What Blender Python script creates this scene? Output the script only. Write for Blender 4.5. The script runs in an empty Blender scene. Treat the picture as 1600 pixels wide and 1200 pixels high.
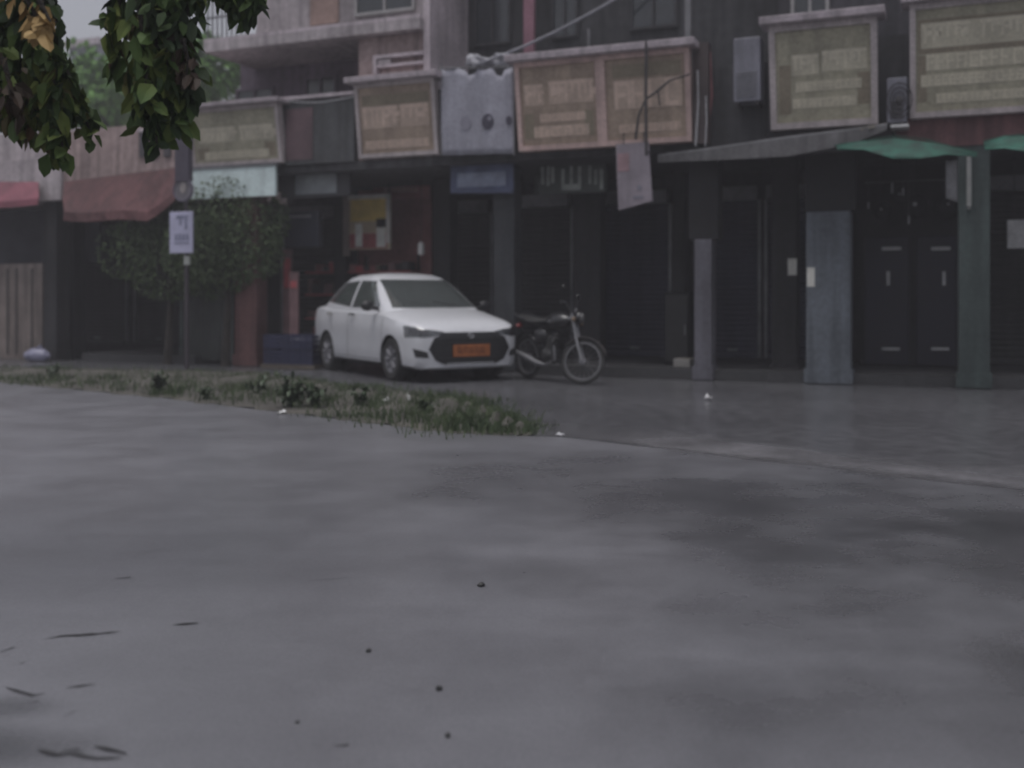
import bpy, bmesh, math, random
from mathutils import Vector, Matrix
from mathutils.bvhtree import BVHTree
from math import radians as R, sin, cos, pi

sc = bpy.context.scene
C = sc.collection
random.seed(7)

# ------------------------------------------------------------------ camera
H = 1.15
cam = bpy.data.cameras.new('camera'); camo = bpy.data.objects.new('camera', cam); C.objects.link(camo)
camo.location = (0, 0, H); camo.rotation_euler = (R(90), 0, 0)
cam.sensor_width = 36; cam.lens = 36; cam.shift_y = -134/1600
cam.clip_start = .05; cam.clip_end = 2000
cam.dof.use_dof = True; cam.dof.focus_distance = 5.0; cam.dof.aperture_fstop = 1.4
sc.camera = camo
sc.cycles.pixel_filter_type = 'BLACKMAN_HARRIS'; sc.cycles.filter_width = 2.0

# ------------------------------------------------------------------ sky and light
SUN_EL, SUN_AZ = R(78), R(215)
w = bpy.data.worlds.new('World'); sc.world = w; w.use_nodes = True
nt = w.node_tree; nt.nodes.clear()
out = nt.nodes.new('ShaderNodeOutputWorld'); bg = nt.nodes.new('ShaderNodeBackground')
sky = nt.nodes.new('ShaderNodeTexSky'); sky.sky_type = 'NISHITA'; sky.sun_disc = False
sky.sun_elevation = SUN_EL; sky.sun_rotation = SUN_AZ; sky.dust_density = 4; sky.air_density = 1.2
hs = nt.nodes.new('ShaderNodeHueSaturation'); hs.inputs['Saturation'].default_value = .22
tint = nt.nodes.new('ShaderNodeMixRGB'); tint.blend_type = 'MULTIPLY'; tint.inputs[0].default_value = 1
tint.inputs[2].default_value = (.99, .98, 1.04, 1)
bg.inputs[1].default_value = .088
nt.links.new(sky.outputs[0], hs.inputs['Color']); nt.links.new(hs.outputs[0], tint.inputs[1])
nt.links.new(tint.outputs[0], bg.inputs[0]); nt.links.new(bg.outputs[0], out.inputs[0])
sl = bpy.data.lights.new('sun', 'SUN'); sl.energy = 1.3; sl.angle = R(35); sl.color = (1, .98, .96)
so = bpy.data.objects.new('sun', sl); C.objects.link(so)
sd = Vector((sin(SUN_AZ)*cos(SUN_EL), cos(SUN_AZ)*cos(SUN_EL), sin(SUN_EL)))
so.rotation_euler = sd.to_track_quat('Z', 'Y').to_euler()
sc.view_settings.view_transform = 'Standard'; sc.view_settings.look = 'None'
sc.view_settings.exposure = .1; sc.view_settings.gamma = 1
sc.cycles.max_bounces = 8; sc.cycles.volume_bounces = 1
sc.cycles.caustics_reflective = False; sc.cycles.caustics_refractive = False

# ------------------------------------------------------------------ materials
def lin(c):
    c /= 255.
    return c/12.92 if c <= .04045 else ((c+.055)/1.055)**2.4
def S(r, g, b, k=3.0):
    return tuple(min(.85, max(.004, lin(v)*k*.72)) for v in (r, g, b))
MC = {}
def M(name, col, rough=.8, var=.3, scale=2.0, metal=0., spec=.5, bump=0., streak=0., fine=.15, coat=0., island=0.):
    if name in MC: return MC[name]
    m = bpy.data.materials.new(name); m.use_nodes = True
    t = m.node_tree; N = t.nodes; L = t.links; b = N['Principled BSDF']
    b.inputs['Roughness'].default_value = rough; b.inputs['Metallic'].default_value = metal
    b.inputs['Specular IOR Level'].default_value = spec; b.inputs['Coat Weight'].default_value = coat
    b.inputs['Coat Roughness'].default_value = .08
    tc = N.new('ShaderNodeTexCoord'); src = tc.outputs['Object']
    if island:
        geo = N.new('ShaderNodeNewGeometry')
    n1 = N.new('ShaderNodeTexNoise'); n1.inputs['Scale'].default_value = scale; n1.inputs['Detail'].default_value = 6
    L.new(src, n1.inputs['Vector'])
    n2 = N.new('ShaderNodeTexNoise'); n2.inputs['Scale'].default_value = scale*14; n2.inputs['Detail'].default_value = 3
    L.new(src, n2.inputs['Vector'])
    def rng(sock, a, c, lo=.32, hi=.68):
        r = N.new('ShaderNodeMapRange'); r.inputs['From Min'].default_value = lo; r.inputs['From Max'].default_value = hi
        r.inputs['To Min'].default_value = a; r.inputs['To Max'].default_value = c; L.new(sock, r.inputs['Value']); return r.outputs[0]
    def mul(a, c):
        q = N.new('ShaderNodeMath'); q.operation = 'MULTIPLY'; L.new(a, q.inputs[0]); L.new(c, q.inputs[1]); return q.outputs[0]
    f = mul(rng(n1.outputs[0], 1-var, 1+var*.6), rng(n2.outputs[0], 1-fine, 1+fine))
    if streak:
        mp = N.new('ShaderNodeMapping'); mp.inputs['Scale'].default_value = (5, 5, .35); L.new(src, mp.inputs[0])
        n3 = N.new('ShaderNodeTexNoise'); n3.inputs['Scale'].default_value = 1.6; n3.inputs['Detail'].default_value = 5
        L.new(mp.outputs[0], n3.inputs['Vector']); f = mul(f, rng(n3.outputs[0], 1-streak, 1.0, .35, .6))
    if island: f = mul(f, rng(geo.outputs['Random Per Island'], 1-island, 1+island, 0, 1))
    v = N.new('ShaderNodeVectorMath'); v.operation = 'SCALE'; v.inputs[0].default_value = col; L.new(f, v.inputs['Scale'])
    L.new(v.outputs[0], b.inputs['Base Color'])
    if bump:
        bp = N.new('ShaderNodeBump'); bp.inputs['Strength'].default_value = bump; bp.inputs['Distance'].default_value = .02
        L.new(n2.outputs[0], bp.inputs['Height']); L.new(bp.outputs[0], b.inputs['Normal'])
    MC[name] = m; BC[name] = col; return m
BC = {}

# ------------------------------------------------------------------ mesh builder
class MB:
    def __init__(s): s.v = []; s.f = []
    def add(s, vs, fs):
        o = len(s.v); s.v += [tuple(p) for p in vs]; s.f += [tuple(i+o for i in f) for f in fs]; return s
    def box(s, x0, x1, y0, y1, z0, z1):
        if x0 > x1: x0, x1 = x1, x0
        if y0 > y1: y0, y1 = y1, y0
        if z0 > z1: z0, z1 = z1, z0
        return s.add([(x0,y0,z0),(x1,y0,z0),(x1,y1,z0),(x0,y1,z0),(x0,y0,z1),(x1,y0,z1),(x1,y1,z1),(x0,y1,z1)],
              [(0,3,2,1),(4,5,6,7),(0,1,5,4),(1,2,6,5),(2,3,7,6),(3,0,4,7)])
    def slab(s, q, off):           # quad q (4 points) extruded by vector off
        q = [Vector(p) for p in q]; off = Vector(off); vs = q + [p+off for p in q]
        return s.add(vs, [(3,2,1,0),(4,5,6,7),(0,1,5,4),(1,2,6,5),(2,3,7,6),(3,0,4,7)])
    def tube(s, pts, r, n=8, close=False):
        pts = [Vector(p) for p in pts]; rs = r if isinstance(r, (list, tuple)) else [r]*len(pts)
        vs = []; fs = []; m = len(pts); up = Vector((0,0,1)); prev = None
        for i, p in enumerate(pts):
            if close: d = (pts[(i+1) % m]-pts[i-1]).normalized()
            else: d = (pts[min(i+1, m-1)]-pts[max(i-1, 0)]).normalized()
            a = prev if prev is not None else (Vector((1,0,0)) if abs(d.z) > .9 else up)
            a = (a - d*a.dot(d))
            if a.length < 1e-4: a = d.orthogonal()
            a.normalize(); b = d.cross(a); prev = a
            for k in range(n):
                t = 2*pi*k/n; vs.append(p+(a*cos(t)+b*sin(t))*rs[i])
        for i in range(m if close else m-1):
            j = (i+1) % m
            for k in range(n):
                l = (k+1) % n; fs.append((i*n+k, i*n+l, j*n+l, j*n+k))
        if not close: fs += [tuple(range(n-1, -1, -1)), tuple((m-1)*n+k for k in range(n))]
        return s.add(vs, fs)
    def cyl(s, a, b, r, n=16, r2=None): return s.tube([a, b], [r, r if r2 is None else r2], n)
    def ball(s, c, r, n=12, m=8, sx=1, sy=1, sz=1):
        vs = []; fs = []
        for i in range(m+1):
            t = pi*i/m
            for k in range(n):
                p = 2*pi*k/n; vs.append((c[0]+r*sx*sin(t)*cos(p), c[1]+r*sy*sin(t)*sin(p), c[2]+r*sz*cos(t)))
        for i in range(m):
            for k in range(n):
                l = (k+1) % n; fs.append((i*n+k, (i+1)*n+k, (i+1)*n+l, i*n+l))
        return s.add(vs, fs)
    def grid(s, rows, closed=False):
        n = len(rows[0]); vs = [p for r in rows for p in r]; fs = []
        for i in range(len(rows)-1):
            for k in range(n if closed else n-1):
                l = (k+1) % n; fs.append((i*n+k, i*n+l, (i+1)*n+l, (i+1)*n+k))
        return s.add(vs, fs)
    def mesh(s, name, origin=(0,0,0), smooth=False, merge=0):
        me = bpy.data.meshes.new(name); o = Vector(origin)
        me.from_pydata([tuple(Vector(p)-o) for p in s.v], [], s.f)
        bm = bmesh.new(); bm.from_mesh(me)
        if merge: bmesh.ops.remove_doubles(bm, verts=bm.verts, dist=merge)
        bm.normal_update()
        if len(bm.faces) < 60000: bmesh.ops.recalc_face_normals(bm, faces=bm.faces)
        bm.to_mesh(me); bm.free()
        if smooth:
            for p in me.polygons: p.use_smooth = True
            try: me.set_sharp_from_angle(angle=R(38))
            except Exception: pass
        return me

ORI = {}
def link(name, me, mat, parent=None, loc=None, rz=0, bevel=0):
    o = bpy.data.objects.new(name, me); C.objects.link(o)
    if mat: me.materials.append(mat)
    if parent is not None: o.parent = parent
    if loc is not None: o.location = loc; o.rotation_euler = (0, 0, rz)
    if bevel:
        b = o.modifiers.new('bevel', 'BEVEL'); b.width = bevel; b.segments = 2; b.limit_method = 'ANGLE'
    return o
def tag(o, label, cat, group=None):
    o['label'] = label; o['category'] = cat
    if group: o['group'] = group
    return o
def struct(o): o['kind'] = 'structure'; return o

# facade frame: u along the shop fronts (to the right), d back into the buildings, z up
PHI = math.atan(.415); CP, SP = cos(PHI), sin(PHI); Y0 = 15.4
def W(u, d, z): return (u*CP+d*SP, Y0-u*SP+d*CP, z)
def U(px, d=0):
    k = (px-800)/1600; return (k*(Y0+d*CP)-d*SP)/(CP+k*SP)
def Z(px, py, d=0):
    u = U(px, d); return H+(466-py)/1600*(Y0-u*SP+d*CP)
def thing(name, label, cat, u, d, z=0, group=None):
    o = bpy.data.objects.new(name, None); C.objects.link(o); o.empty_display_size = .3
    o.location = W(u, d, z); o.rotation_euler = (0, 0, -PHI); ORI[o] = (u, d, z)
    return tag(o, label, cat, group)
def part(name, mb, mat, parent, smooth=False, bevel=0, label=None):
    root = parent
    while root.parent: root = root.parent
    if parent is not root and parent in PO: org = ORI.get(root, (0,0,0))
    else: org = ORI.get(root, (0,0,0))
    o = link(name, mb.mesh(name, org, smooth), mat, parent, bevel=bevel); PO[o] = 1
    if label: o['label'] = label
    return o
PO = {}
def solo(name, mb, mat, label, cat, group=None, smooth=False, bevel=0):
    xs = [p[0] for p in mb.v]; ys = [p[1] for p in mb.v]; zs = [p[2] for p in mb.v]
    org = ((min(xs)+max(xs))/2, (min(ys)+max(ys))/2, min(zs))
    o = link(name, mb.mesh(name, org, smooth), mat, None, W(*org), -PHI, bevel)
    return tag(o, label, cat, group)
def Pg(px, py):                       # ground point under a pixel of the road
    Y = H*1600/(py-466.); return ((px-800)/1600*Y, Y)

# ------------------------------------------------------------------ road materials
def asphalt():
    m = bpy.data.materials.new('wet_asphalt'); m.use_nodes = True
    t = m.node_tree; N = t.nodes; L = t.links; b = N['Principled BSDF']
    tc = N.new('ShaderNodeTexCoord'); P = tc.outputs['Object']
    def noise(sc_, det=6, rough=.6, vec=P, dist=0):
        n = N.new('ShaderNodeTexNoise'); n.inputs['Scale'].default_value = sc_; n.inputs['Detail'].default_value = det
        n.inputs['Roughness'].default_value = rough; n.inputs['Distortion'].default_value = dist; L.new(vec, n.inputs['Vector']); return n.outputs[0]
    def rng(s_, lo, hi, a, c):
        r = N.new('ShaderNodeMapRange'); r.interpolation_type = 'SMOOTHSTEP'
        for k, v in (('From Min', lo), ('From Max', hi), ('To Min', a), ('To Max', c)): r.inputs[k].default_value = v
        L.new(s_, r.inputs['Value']); return r.outputs[0]
    def mul(a, c):
        q = N.new('ShaderNodeMath'); q.operation = 'MULTIPLY'; L.new(a, q.inputs[0]); L.new(c, q.inputs[1]); return q.outputs[0]
    big = noise(.35, 4); med = noise(1.7, 7, .65); fine = noise(95, 3, .7); soft = noise(1.3, 3, .5)
    mp = N.new('ShaderNodeMapping'); mp.inputs['Rotation'].default_value = (0, 0, R(-32)); mp.inputs['Scale'].default_value = (.35, 2.4, 1)
    L.new(P, mp.inputs[0]); lane = noise(1.2, 5, .6, mp.outputs[0])
    f = mul(mul(rng(big, .35, .65, .90, 1.08), rng(med, .3, .7, .94, 1.05)), mul(rng(fine, .3, .7, .86, 1.14), rng(lane, .3, .7, .95, 1.04)))
    fp = None
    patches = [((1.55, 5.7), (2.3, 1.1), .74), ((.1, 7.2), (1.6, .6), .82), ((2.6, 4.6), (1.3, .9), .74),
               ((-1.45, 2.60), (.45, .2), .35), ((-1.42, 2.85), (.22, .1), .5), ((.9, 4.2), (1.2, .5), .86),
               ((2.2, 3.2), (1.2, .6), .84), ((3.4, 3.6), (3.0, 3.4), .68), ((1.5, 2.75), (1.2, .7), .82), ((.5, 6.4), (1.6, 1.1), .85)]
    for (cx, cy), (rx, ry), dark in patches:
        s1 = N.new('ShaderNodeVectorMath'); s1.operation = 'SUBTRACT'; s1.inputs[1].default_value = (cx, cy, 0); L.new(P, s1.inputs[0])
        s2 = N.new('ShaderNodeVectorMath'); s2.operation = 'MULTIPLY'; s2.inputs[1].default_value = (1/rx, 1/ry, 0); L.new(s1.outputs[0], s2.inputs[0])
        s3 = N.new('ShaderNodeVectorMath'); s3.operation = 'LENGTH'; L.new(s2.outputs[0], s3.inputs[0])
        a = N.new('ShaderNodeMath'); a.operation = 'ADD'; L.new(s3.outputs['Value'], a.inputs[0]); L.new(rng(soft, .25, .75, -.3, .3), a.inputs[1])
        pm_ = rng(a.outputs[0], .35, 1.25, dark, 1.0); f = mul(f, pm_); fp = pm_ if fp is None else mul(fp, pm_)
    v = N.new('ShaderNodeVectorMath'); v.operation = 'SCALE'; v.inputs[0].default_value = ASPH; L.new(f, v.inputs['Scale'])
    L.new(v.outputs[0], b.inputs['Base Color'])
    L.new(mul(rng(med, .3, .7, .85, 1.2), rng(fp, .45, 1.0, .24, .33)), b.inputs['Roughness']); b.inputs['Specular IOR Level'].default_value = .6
    bp = N.new('ShaderNodeBump'); bp.inputs['Strength'].default_value = .2; bp.inputs['Distance'].default_value = .004
    L.new(fine, bp.inputs['Height']); L.new(bp.outputs[0], b.inputs['Normal'])
    return m
ASPH = (.148, .148, .162)
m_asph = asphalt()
m_lot = M('wet_concrete_lot', (.090,.090,.097), .26, .25, .5, bump=.25, fine=.25)
m_dirt = M('damp_soil', (.075, .07, .06), .8, .4, 1.5, bump=.5, fine=.3)
m_edge = M('worn_concrete_edge', (.16,.157,.168), .5, .45, 1.6, bump=.2, fine=.2)

# ------------------------------------------------------------------ ground, road
g = MB()
n = 24
for i in range(n):
    for j in range(n):
        pass
g.add([(-600,-600,0),(600,-600,0),(600,600,0),(-600,600,0)], [(0,1,2,3)])
struct(link('ground', g.mesh('ground'), m_lot))
edge = [(-60, 53.2), (-25, 27.3), (-6.97, 13.9), (-4.13, 11.8), (-2.0, 10.0), (-.54, 8.68), (.37, 8.4), (1.0, 7.9), (2.0, 6.95), (3.0, 6.1), (5.5, 4.0), (20, -8), (60, -42)]
def refine(pts, step, amp, seed):
    rr = random.Random(seed); o = []
    for a, b in zip(pts, pts[1:]):
        a = Vector(a); b = Vector(b); k = max(1, int(min((b-a).length, 8)/step)) if (b-a).length < 12 else 2
        for i in range(k):
            p = a.lerp(b, i/k); o.append((p.x+rr.uniform(-amp, amp), p.y+rr.uniform(-amp, amp)))
    o.append(pts[-1]); return o
er = refine(edge, .35, .03, 3)
rb = MB()
rb.add([(x, y, .008) for x, y in er] + [(x-26, y-34, .008) for x, y in er],
       [(i+1, i, i+len(er), i+1+len(er)) for i in range(len(er)-1)])
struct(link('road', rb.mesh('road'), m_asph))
eb = MB(); sub = [p for p in er if -.2 < p[0] < 9]; rws = []
for k, off in enumerate((-.10, .22, .55, .95)):
    rws.append([(x+off*.28+.05*sin(i*1.1+k), y+off+(.06+.05*k)*sin(i*.8+k*2), .012) for i, (x, y) in enumerate(sub)])
eb.grid(rws); em = eb.mesh('road_edge_strip'); at_ = em.color_attributes.new('fade', 'FLOAT_COLOR', 'POINT')
for i in range(len(em.vertices)):
    k = i//len(sub); e_ = min(1, (i % len(sub))/4, (len(sub)-1-i % len(sub))/4); v_ = (0, .8, .6, 0)[k]*e_; at_.data[i].color = (v_, v_, v_, 1)
nn = m_edge.node_tree; ca = nn.nodes.new('ShaderNodeVertexColor'); ca.layer_name = 'fade'; nn.links.new(ca.outputs[0], nn.nodes['Principled BSDF'].inputs['Alpha'])
struct(link('road_edge_strip', em, m_edge))
# soil of the verge: a low hump between road and forecourt
vb_front = [(-25, 27.3), (-6.97, 13.9), (-4.13, 11.8), (-2.0, 10.0), (-.54, 8.68), (-.2, 8.6), (.15, 8.5)]
vb_back = [(-24, 30), (-8.4, 16.9), (-4.1, 15.9), (-2.2, 13.6), (-.6, 11.9), (-.1, 10.2), (.2, 8.7)]
def lerp2(a, b, t): return (a[0]+(b[0]-a[0])*t, a[1]+(b[1]-a[1])*t)
def along(pts, t):
    x = t*(len(pts)-1); i = min(int(x), len(pts)-2); return lerp2(pts[i], pts[i+1], x-i)
vs = MB(); rows = []
for j in range(11):
    t = j/10; row = []
    for i in range(121):
        s = i/120; p = lerp2(along(vb_front, s), along(vb_back, s), t)
        jx = .09*sin(i*1.7+j)+.05*sin(i*.63)
        z = .010+.05*sin(pi*t)*(1+.5*sin(i*.9))*(1 if s < .97 else .2)
        if t in (0, 1): p = (p[0]+jx*.5, p[1]+jx*.5)
        row.append((p[0], p[1], z))
    rows.append(row)
vs.grid(rows)
struct(link('verge_ground', vs.mesh('verge_ground', smooth=True), m_dirt))
# cracks and worn marks in the road
m_crack = M('crack_dark', (.03, .03, .032), .6, .3, 8)
cb = MB()
def crack(px, wd):
    pts = [Pg(*p) for p in px]; fine = refine(pts, .03, .004, len(px)*7)
    top = []; bot = []
    for i, (x, y) in enumerate(fine):
        k = wd*(.35+.65*abs(sin(i*1.3)))*sin(pi*min(1, (i+.6)/len(fine)))
        top.append((x, y+k, .0115)); bot.append((x, y-k, .0115))
    cb.grid([bot, top])
crack([(70,1003),(95,998),(140,996),(188,991)], .012); crack([(0,1024),(22,1016)], .012); crack([(272,981),(310,978)], .010)
crack([(105,1080),(125,1077),(148,1074)], .006); crack([(96,1180),(125,1176)], .006); crack([(148,1172),(165,1176),(198,1184)], .010)
crack([(180,908),(204,906)], .009); crack([(525,1172),(545,1170)], .006); crack([(1355,729),(1420,738),(1440,741)], .014)
crack([(60,1178),(90,1186),(130,1182)], .010); crack([(10,1080),(50,1092),(70,1088)], .008); crack([(110,1184),(150,1192),(190,1190)], .008); crack([(480,912),(560,906)], .002)
crack([(45,1104),(60,1100)], .005); crack([(100,1126),(118,1116)], .006); crack([(30,1042),(40,1040)], .005)
struct(link('road_cracks', cb.mesh('road_cracks'), m_crack))

# ------------------------------------------------------------------ haze of the rain
hz = MB(); hz.box(-70, 60, -12, 95, -1, 16)
haze = link('haze', hz.mesh('haze'), None); haze['kind'] = 'stuff'
hm = bpy.data.materials.new('rain_haze'); hm.use_nodes = True
hn = hm.node_tree.nodes; hn.remove(hn['Principled BSDF']); pv = hn.new('ShaderNodeVolumePrincipled')
pv.inputs['Color'].default_value = (.93, .92, .96, 1); pv.inputs['Density'].default_value = .0036; pv.inputs['Anisotropy'].default_value = .2
hm.node_tree.links.new(pv.outputs[0], hn['Material Output'].inputs['Volume']); haze.data.materials.append(hm)

# ------------------------------------------------------------------ shop buildings
m_pale = M('pale_render', S(126,120,122), .85, .3, .8, streak=.35, bump=.2)
m_pink = M('pink_beige_render', S(118,104,102), .85, .3, .8, streak=.4, bump=.2)
m_cap = M('pale_coping', S(138,130,134), .8, .25, 1.5, streak=.3)
m_purple = M('dark_purple_wall', (.16,.125,.16), .8, .3, .8, streak=.3)
m_dark = M('dark_stained_wall', (.05,.05,.055), .85, .35, .6, streak=.4, bump=.2)
m_grey = M('grey_wall', (.08,.08,.084), .85, .3, .8, streak=.4, bump=.2)
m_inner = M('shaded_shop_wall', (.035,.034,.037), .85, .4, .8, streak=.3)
m_shade = M('painted_shade_dark', (.018,.018,.02), .9)  # near-black colour stands in for the shade over the column tops
m_floor = M('shop_floor', (.05,.05,.052), .6, .3, 1)
m_shut_blue = M('blue_roller_shutter', (.035,.036,.062), .55, .3, 1, streak=.3)
m_shut_grey = M('grey_roller_shutter', (.035,.035,.036), .5, .3, 1, streak=.3)
m_col_blue = M('blue_grey_column', (.145,.165,.19), .8, .3, 1.2, streak=.35)
m_col_lil = M('lilac_column', (.13,.127,.15), .8, .25, 1.2, streak=.3)
m_col_teal = M('teal_column', (.06,.083,.08), .75, .3, 1.2, streak=.3)
m_col_red = M('brick_red_column', (.16,.078,.075), .85, .3, 1.2, streak=.3)
m_winf = M('window_frame_pale', (.35,.34,.34), .6, .2, 2)
m_glass = M('dark_window_glass', (.03,.035,.04), .12, .2, 1, spec=.8)
m_metal = M('grey_metal', (.2,.2,.21), .5, .3, 3, metal=.4)
m_iron = M('dark_iron', (.035,.032,.035), .6, .3, 4)
m_white = M('white_paint', (.6,.6,.6), .5, .15, 3)

def shutter(root, u0, u1, d, z0, z1, mat, name='shutter'):
    b = MB(); z = z0; k = 0
    rows = []
    while z < z1-.01:
        rows.append([(u0, d-.012, z+.01), (u1, d-.012, z+.01)]); rows.append([(u0, d-.03, z+.045), (u1, d-.03, z+.045)])
        rows.append([(u0, d-.012, z+.08), (u1, d-.012, z+.08)]); z += .085
    b.grid(rows); b.box(u0, u1, d-.11, d-.035, z0, z0+.07)
    s = part(name, b, mat, root)
    r = MB(); r.box(u0-.05, u0-.002, d-.07, d-.002, z0, z1+.002); r.box(u1+.002, u1+.05, d-.07, d-.002, z0, z1+.002); r.box(u0, u1, d-.22, d-.002, z1+.004, z1+.22)
    part('guide_rail', r, m_metal, s)
    h = MB(); h.box((u0+u1)/2-.08, (u0+u1)/2+.08, d-.13, d-.112, z0+.12, z0+.15); part('handle', h, m_metal, s)
    return s
def column(root, px, wpx, d, ztop, mat, depth=.32, name='pillar', zb=0):
    u = U(px, d); wd = (U(px+wpx/2, d)-U(px-wpx/2, d))/2
    b = MB(); b.box(u-wd, u+wd, d, d+depth, zb+.012, ztop); c = part(name, b, mat, root, bevel=.012)
    q = MB(); q.box(u-wd-.025, u+wd+.025, d-.025, d+depth+.025, zb+.014, zb+.2); part('plinth', q, mat, c)
    return c
def window(root, u0, u1, d, z0, z1, fm=None, mull=1):
    fm = fm or m_winf; f = MB(); t = .05
    f.box(u0, u1, d-.05, d-.003, z0, z0+t); f.box(u0, u1, d-.05, d-.003, z1-t, z1)
    f.box(u0, u0+t, d-.05, d-.003, z0+t, z1-t); f.box(u1-t, u1, d-.05, d-.003, z0+t, z1-t)
    for k in range(mull):
        um = u0+(u1-u0)*(k+1)/(mull+1); f.box(um-.02, um+.02, d-.045, d-.003, z0+t, z1-t)
    wdw = part('window', f, fm, root)
    p = MB(); p.box(u0+t, u1-t, d-.02, d-.006, z0+t, z1-t); part('pane', p, m_glass, wdw)
    return wdw

D1 = 2.8                       # back wall of the arcades
CEIL = 3.22
# --- two storey building behind hoardings, photo x 300..670
uA, uB, uC, uD, uE = U(-260), U(102), U(300), U(672), U(1196)
b3 = thing('shop_building', 'two-storey pinkish shop building with a pale balcony slab, left of the dark building', 'building', (uC+uD)/2, 0)
zp = Z(440, 155)
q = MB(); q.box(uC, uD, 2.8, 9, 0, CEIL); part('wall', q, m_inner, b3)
q = MB(); q.box(uC, uD, .06, 9, CEIL+.004, CEIL+.14); part('floor_slab', q, m_grey, b3)
u445, u556 = U(445), U(556)
q = MB(); q.box(uC+.003, u556, .08, .2, CEIL+.145, zp-.04); part('parapet', q, m_grey, b3)
q = MB(); q.box(uC, U(556,-.05), -.06, .24, zp-.036, zp+.02); part('coping', q, m_cap, b3)
q = MB(); q.box(uC+.02, u556, 1.3, 9, CEIL+.145, 5.55); part('recess_wall', q, m_purple, b3)
window(b3, U(370,1.3), U(430,1.3), 1.3, CEIL+.7, 5.0, m_purple); window(b3, U(478,1.3), U(528,1.3), 1.3, CEIL+.7, 5.1, m_purple)
zs = Z(540, 47, -.12)
q = MB(); q.box(U(318,-.12), uD-.118, -.12, 9, zs-.10, zs+.06); part('balcony_slab', q, m_pale, b3)
q = MB(); q.box(U(318,-.12), uD-.118, -.12, -.04, zs+.063, zs+.12); part('slab_upstand', q, m_cap, b3)
q = MB(); q.box(u556+.003, uD-.12, .08, 9, CEIL+.145, zs-.104); part('bay_wall', q, m_pink, b3)
q = MB(); q.box(uD-.115, uD-.003, .0, 9, CEIL+.145, 8.2); part('pilaster', q, m_cap, b3)
q = MB(); q.box(U(400,.4), uD-.118, .4, 9, zs+.065, 8.2); part('upper_wall', q, m_pale, b3)
window(b3, U(556,.4), U(650,.4), .4, Z(600,22,.4), 7.2); 
q = MB(); q.box(U(486,.4), U(530,.4), .37, .398, Z(510,38,.4), 7.0); part('door', q, M('brown_door', S(105,88,82), .7), b3)
q = MB()
for k in range(9):
    u = U(322,-.02)+k*.1; q.box(u, u+.02, .0, .025, zs+.065, zs+.95)
q.box(U(320,-.02), U(398,-.02), -.01, .035, zs+.951, zs+1.0); q.box(U(320,-.02), U(398,-.02), -.005, .03, zs+.5, zs+.53); part('railing', q, m_metal, b3)
q = MB(); q.box(uC, uD, .0, 9, 8.204, 8.34); part('roof', q, m_cap, b3)
# small boxed opening with a pale frame over the second hoarding
q = MB(); a0, a1, c0, c1 = U(584,.0), U(662,.0), Z(620,112,0), Z(620,84,0)
q.box(a0, a1, -.03, .078, c1-.05, c1); q.box(a0, a0+.06, -.03, .078, c0, c1-.052); q.box(a0+.06, a1, -.02, .078, c0+.09, c0+.13)
fr = part('window_frame', q, m_cap, b3)
q = MB(); q.box(a0+.08, U(610,0), -.01, .074, c0+.14, c1-.07); part('sash', q, m_pale, fr)
q = MB(); q.box(u445+.02, u556-.02, -.02, .075, Z(500,255), zp-.042); part('dark_panel', q, M('grey_green_panel', (.07,.073,.077), .7, .35, 1.5, streak=.35), b3)
q = MB(); q.box(u445+.04, U(490), -.03, -.023, Z(470,250), Z(470,170)); part('red_stain_board', q, M('maroon_board', (.12,.075,.085), .7, .35, 2), b3)
column(b3, 383, 34, 0, CEIL, m_col_red); column(b3, 530, 18, 2.1, CEIL, m_inner); column(b3, 690, 26, 1.7, CEIL, m_inner)
shutter(b3, U(310,D1), U(395,D1), D1, .17, 2.7, m_shut_grey); shutter(b3, U(445,D1), U(540,D1), D1, .17, 2.7, m_shut_grey)
m_redshop = M('dull_red_shop_wall', (.34,.15,.15), .75, .3, 1.5)
q = MB(); q.box(U(562,D1), U(676,D1), D1-.06, D1-.004, .3, CEIL-.02); part('shopfront_board', q, m_redshop, b3)

# --- dark building, photo x 672..1196
b4 = thing('shop_building', 'dark grey stained building behind the wide double hoarding in the middle', 'building', (uD+uE)/2, 0)
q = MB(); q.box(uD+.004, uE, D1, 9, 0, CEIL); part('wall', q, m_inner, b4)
q = MB(); q.box(uD+.004, uE, .06, 9, CEIL+.004, CEIL+.16); part('floor_slab', q, m_dark, b4)
q = MB(); q.box(uD+.004, uE, 1.4, 9, CEIL+.164, 7.4); part('upper_wall', q, m_dark, b4)
q = MB(); q.box(uD+.01, uE-.01, .08, .2, CEIL+.164, Z(900,120)); part('parapet', q, m_dark, b4)
q = MB(); q.box(uD+.004, uE, 1.1, 9, 7.404, 7.56); part('roof', q, m_dark, b4)
for a, c in ((742, 800), (862, 905), (985, 1060)):
    window(b4, U(a,1.4), U(c,1.4), 1.4, 5.35, 6.7, m_dark)
q = MB(); q.box(U(818,.9), U(834,.9), .9, .98, CEIL+.17, 7.3); part('rain_pipe', q, M('red_pipe', S(100,70,80), .6), b4)
q = MB(); q.box(U(1070,.9), U(1079,.9), .9, .96, CEIL+.17, 7.3); q.box(U(918,.5), U(921,.5), .5, .52, CEIL+.17, Z(920,45,.5)); part('grey_post', q, m_metal, b4)
column(b4, 787, 33, .5, CEIL, M('dull_blue_column', (.055,.06,.066), .8, .3, 1.2, streak=.3)); column(b4, 917, 42, 1.7, CEIL, m_inner); column(b4, 1098, 27, 0, Z(1098, 374), m_col_lil)
column(b4, 1060, 20, 2.2, CEIL, m_inner)
q = MB(); q.box(U(1076,.05), U(1122,.05), .05, .4, Z(1098,374)+.003, CEIL); part('shade_block', q, m_shade, b4)  # shade above the lilac column, painted as a dark block
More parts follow.
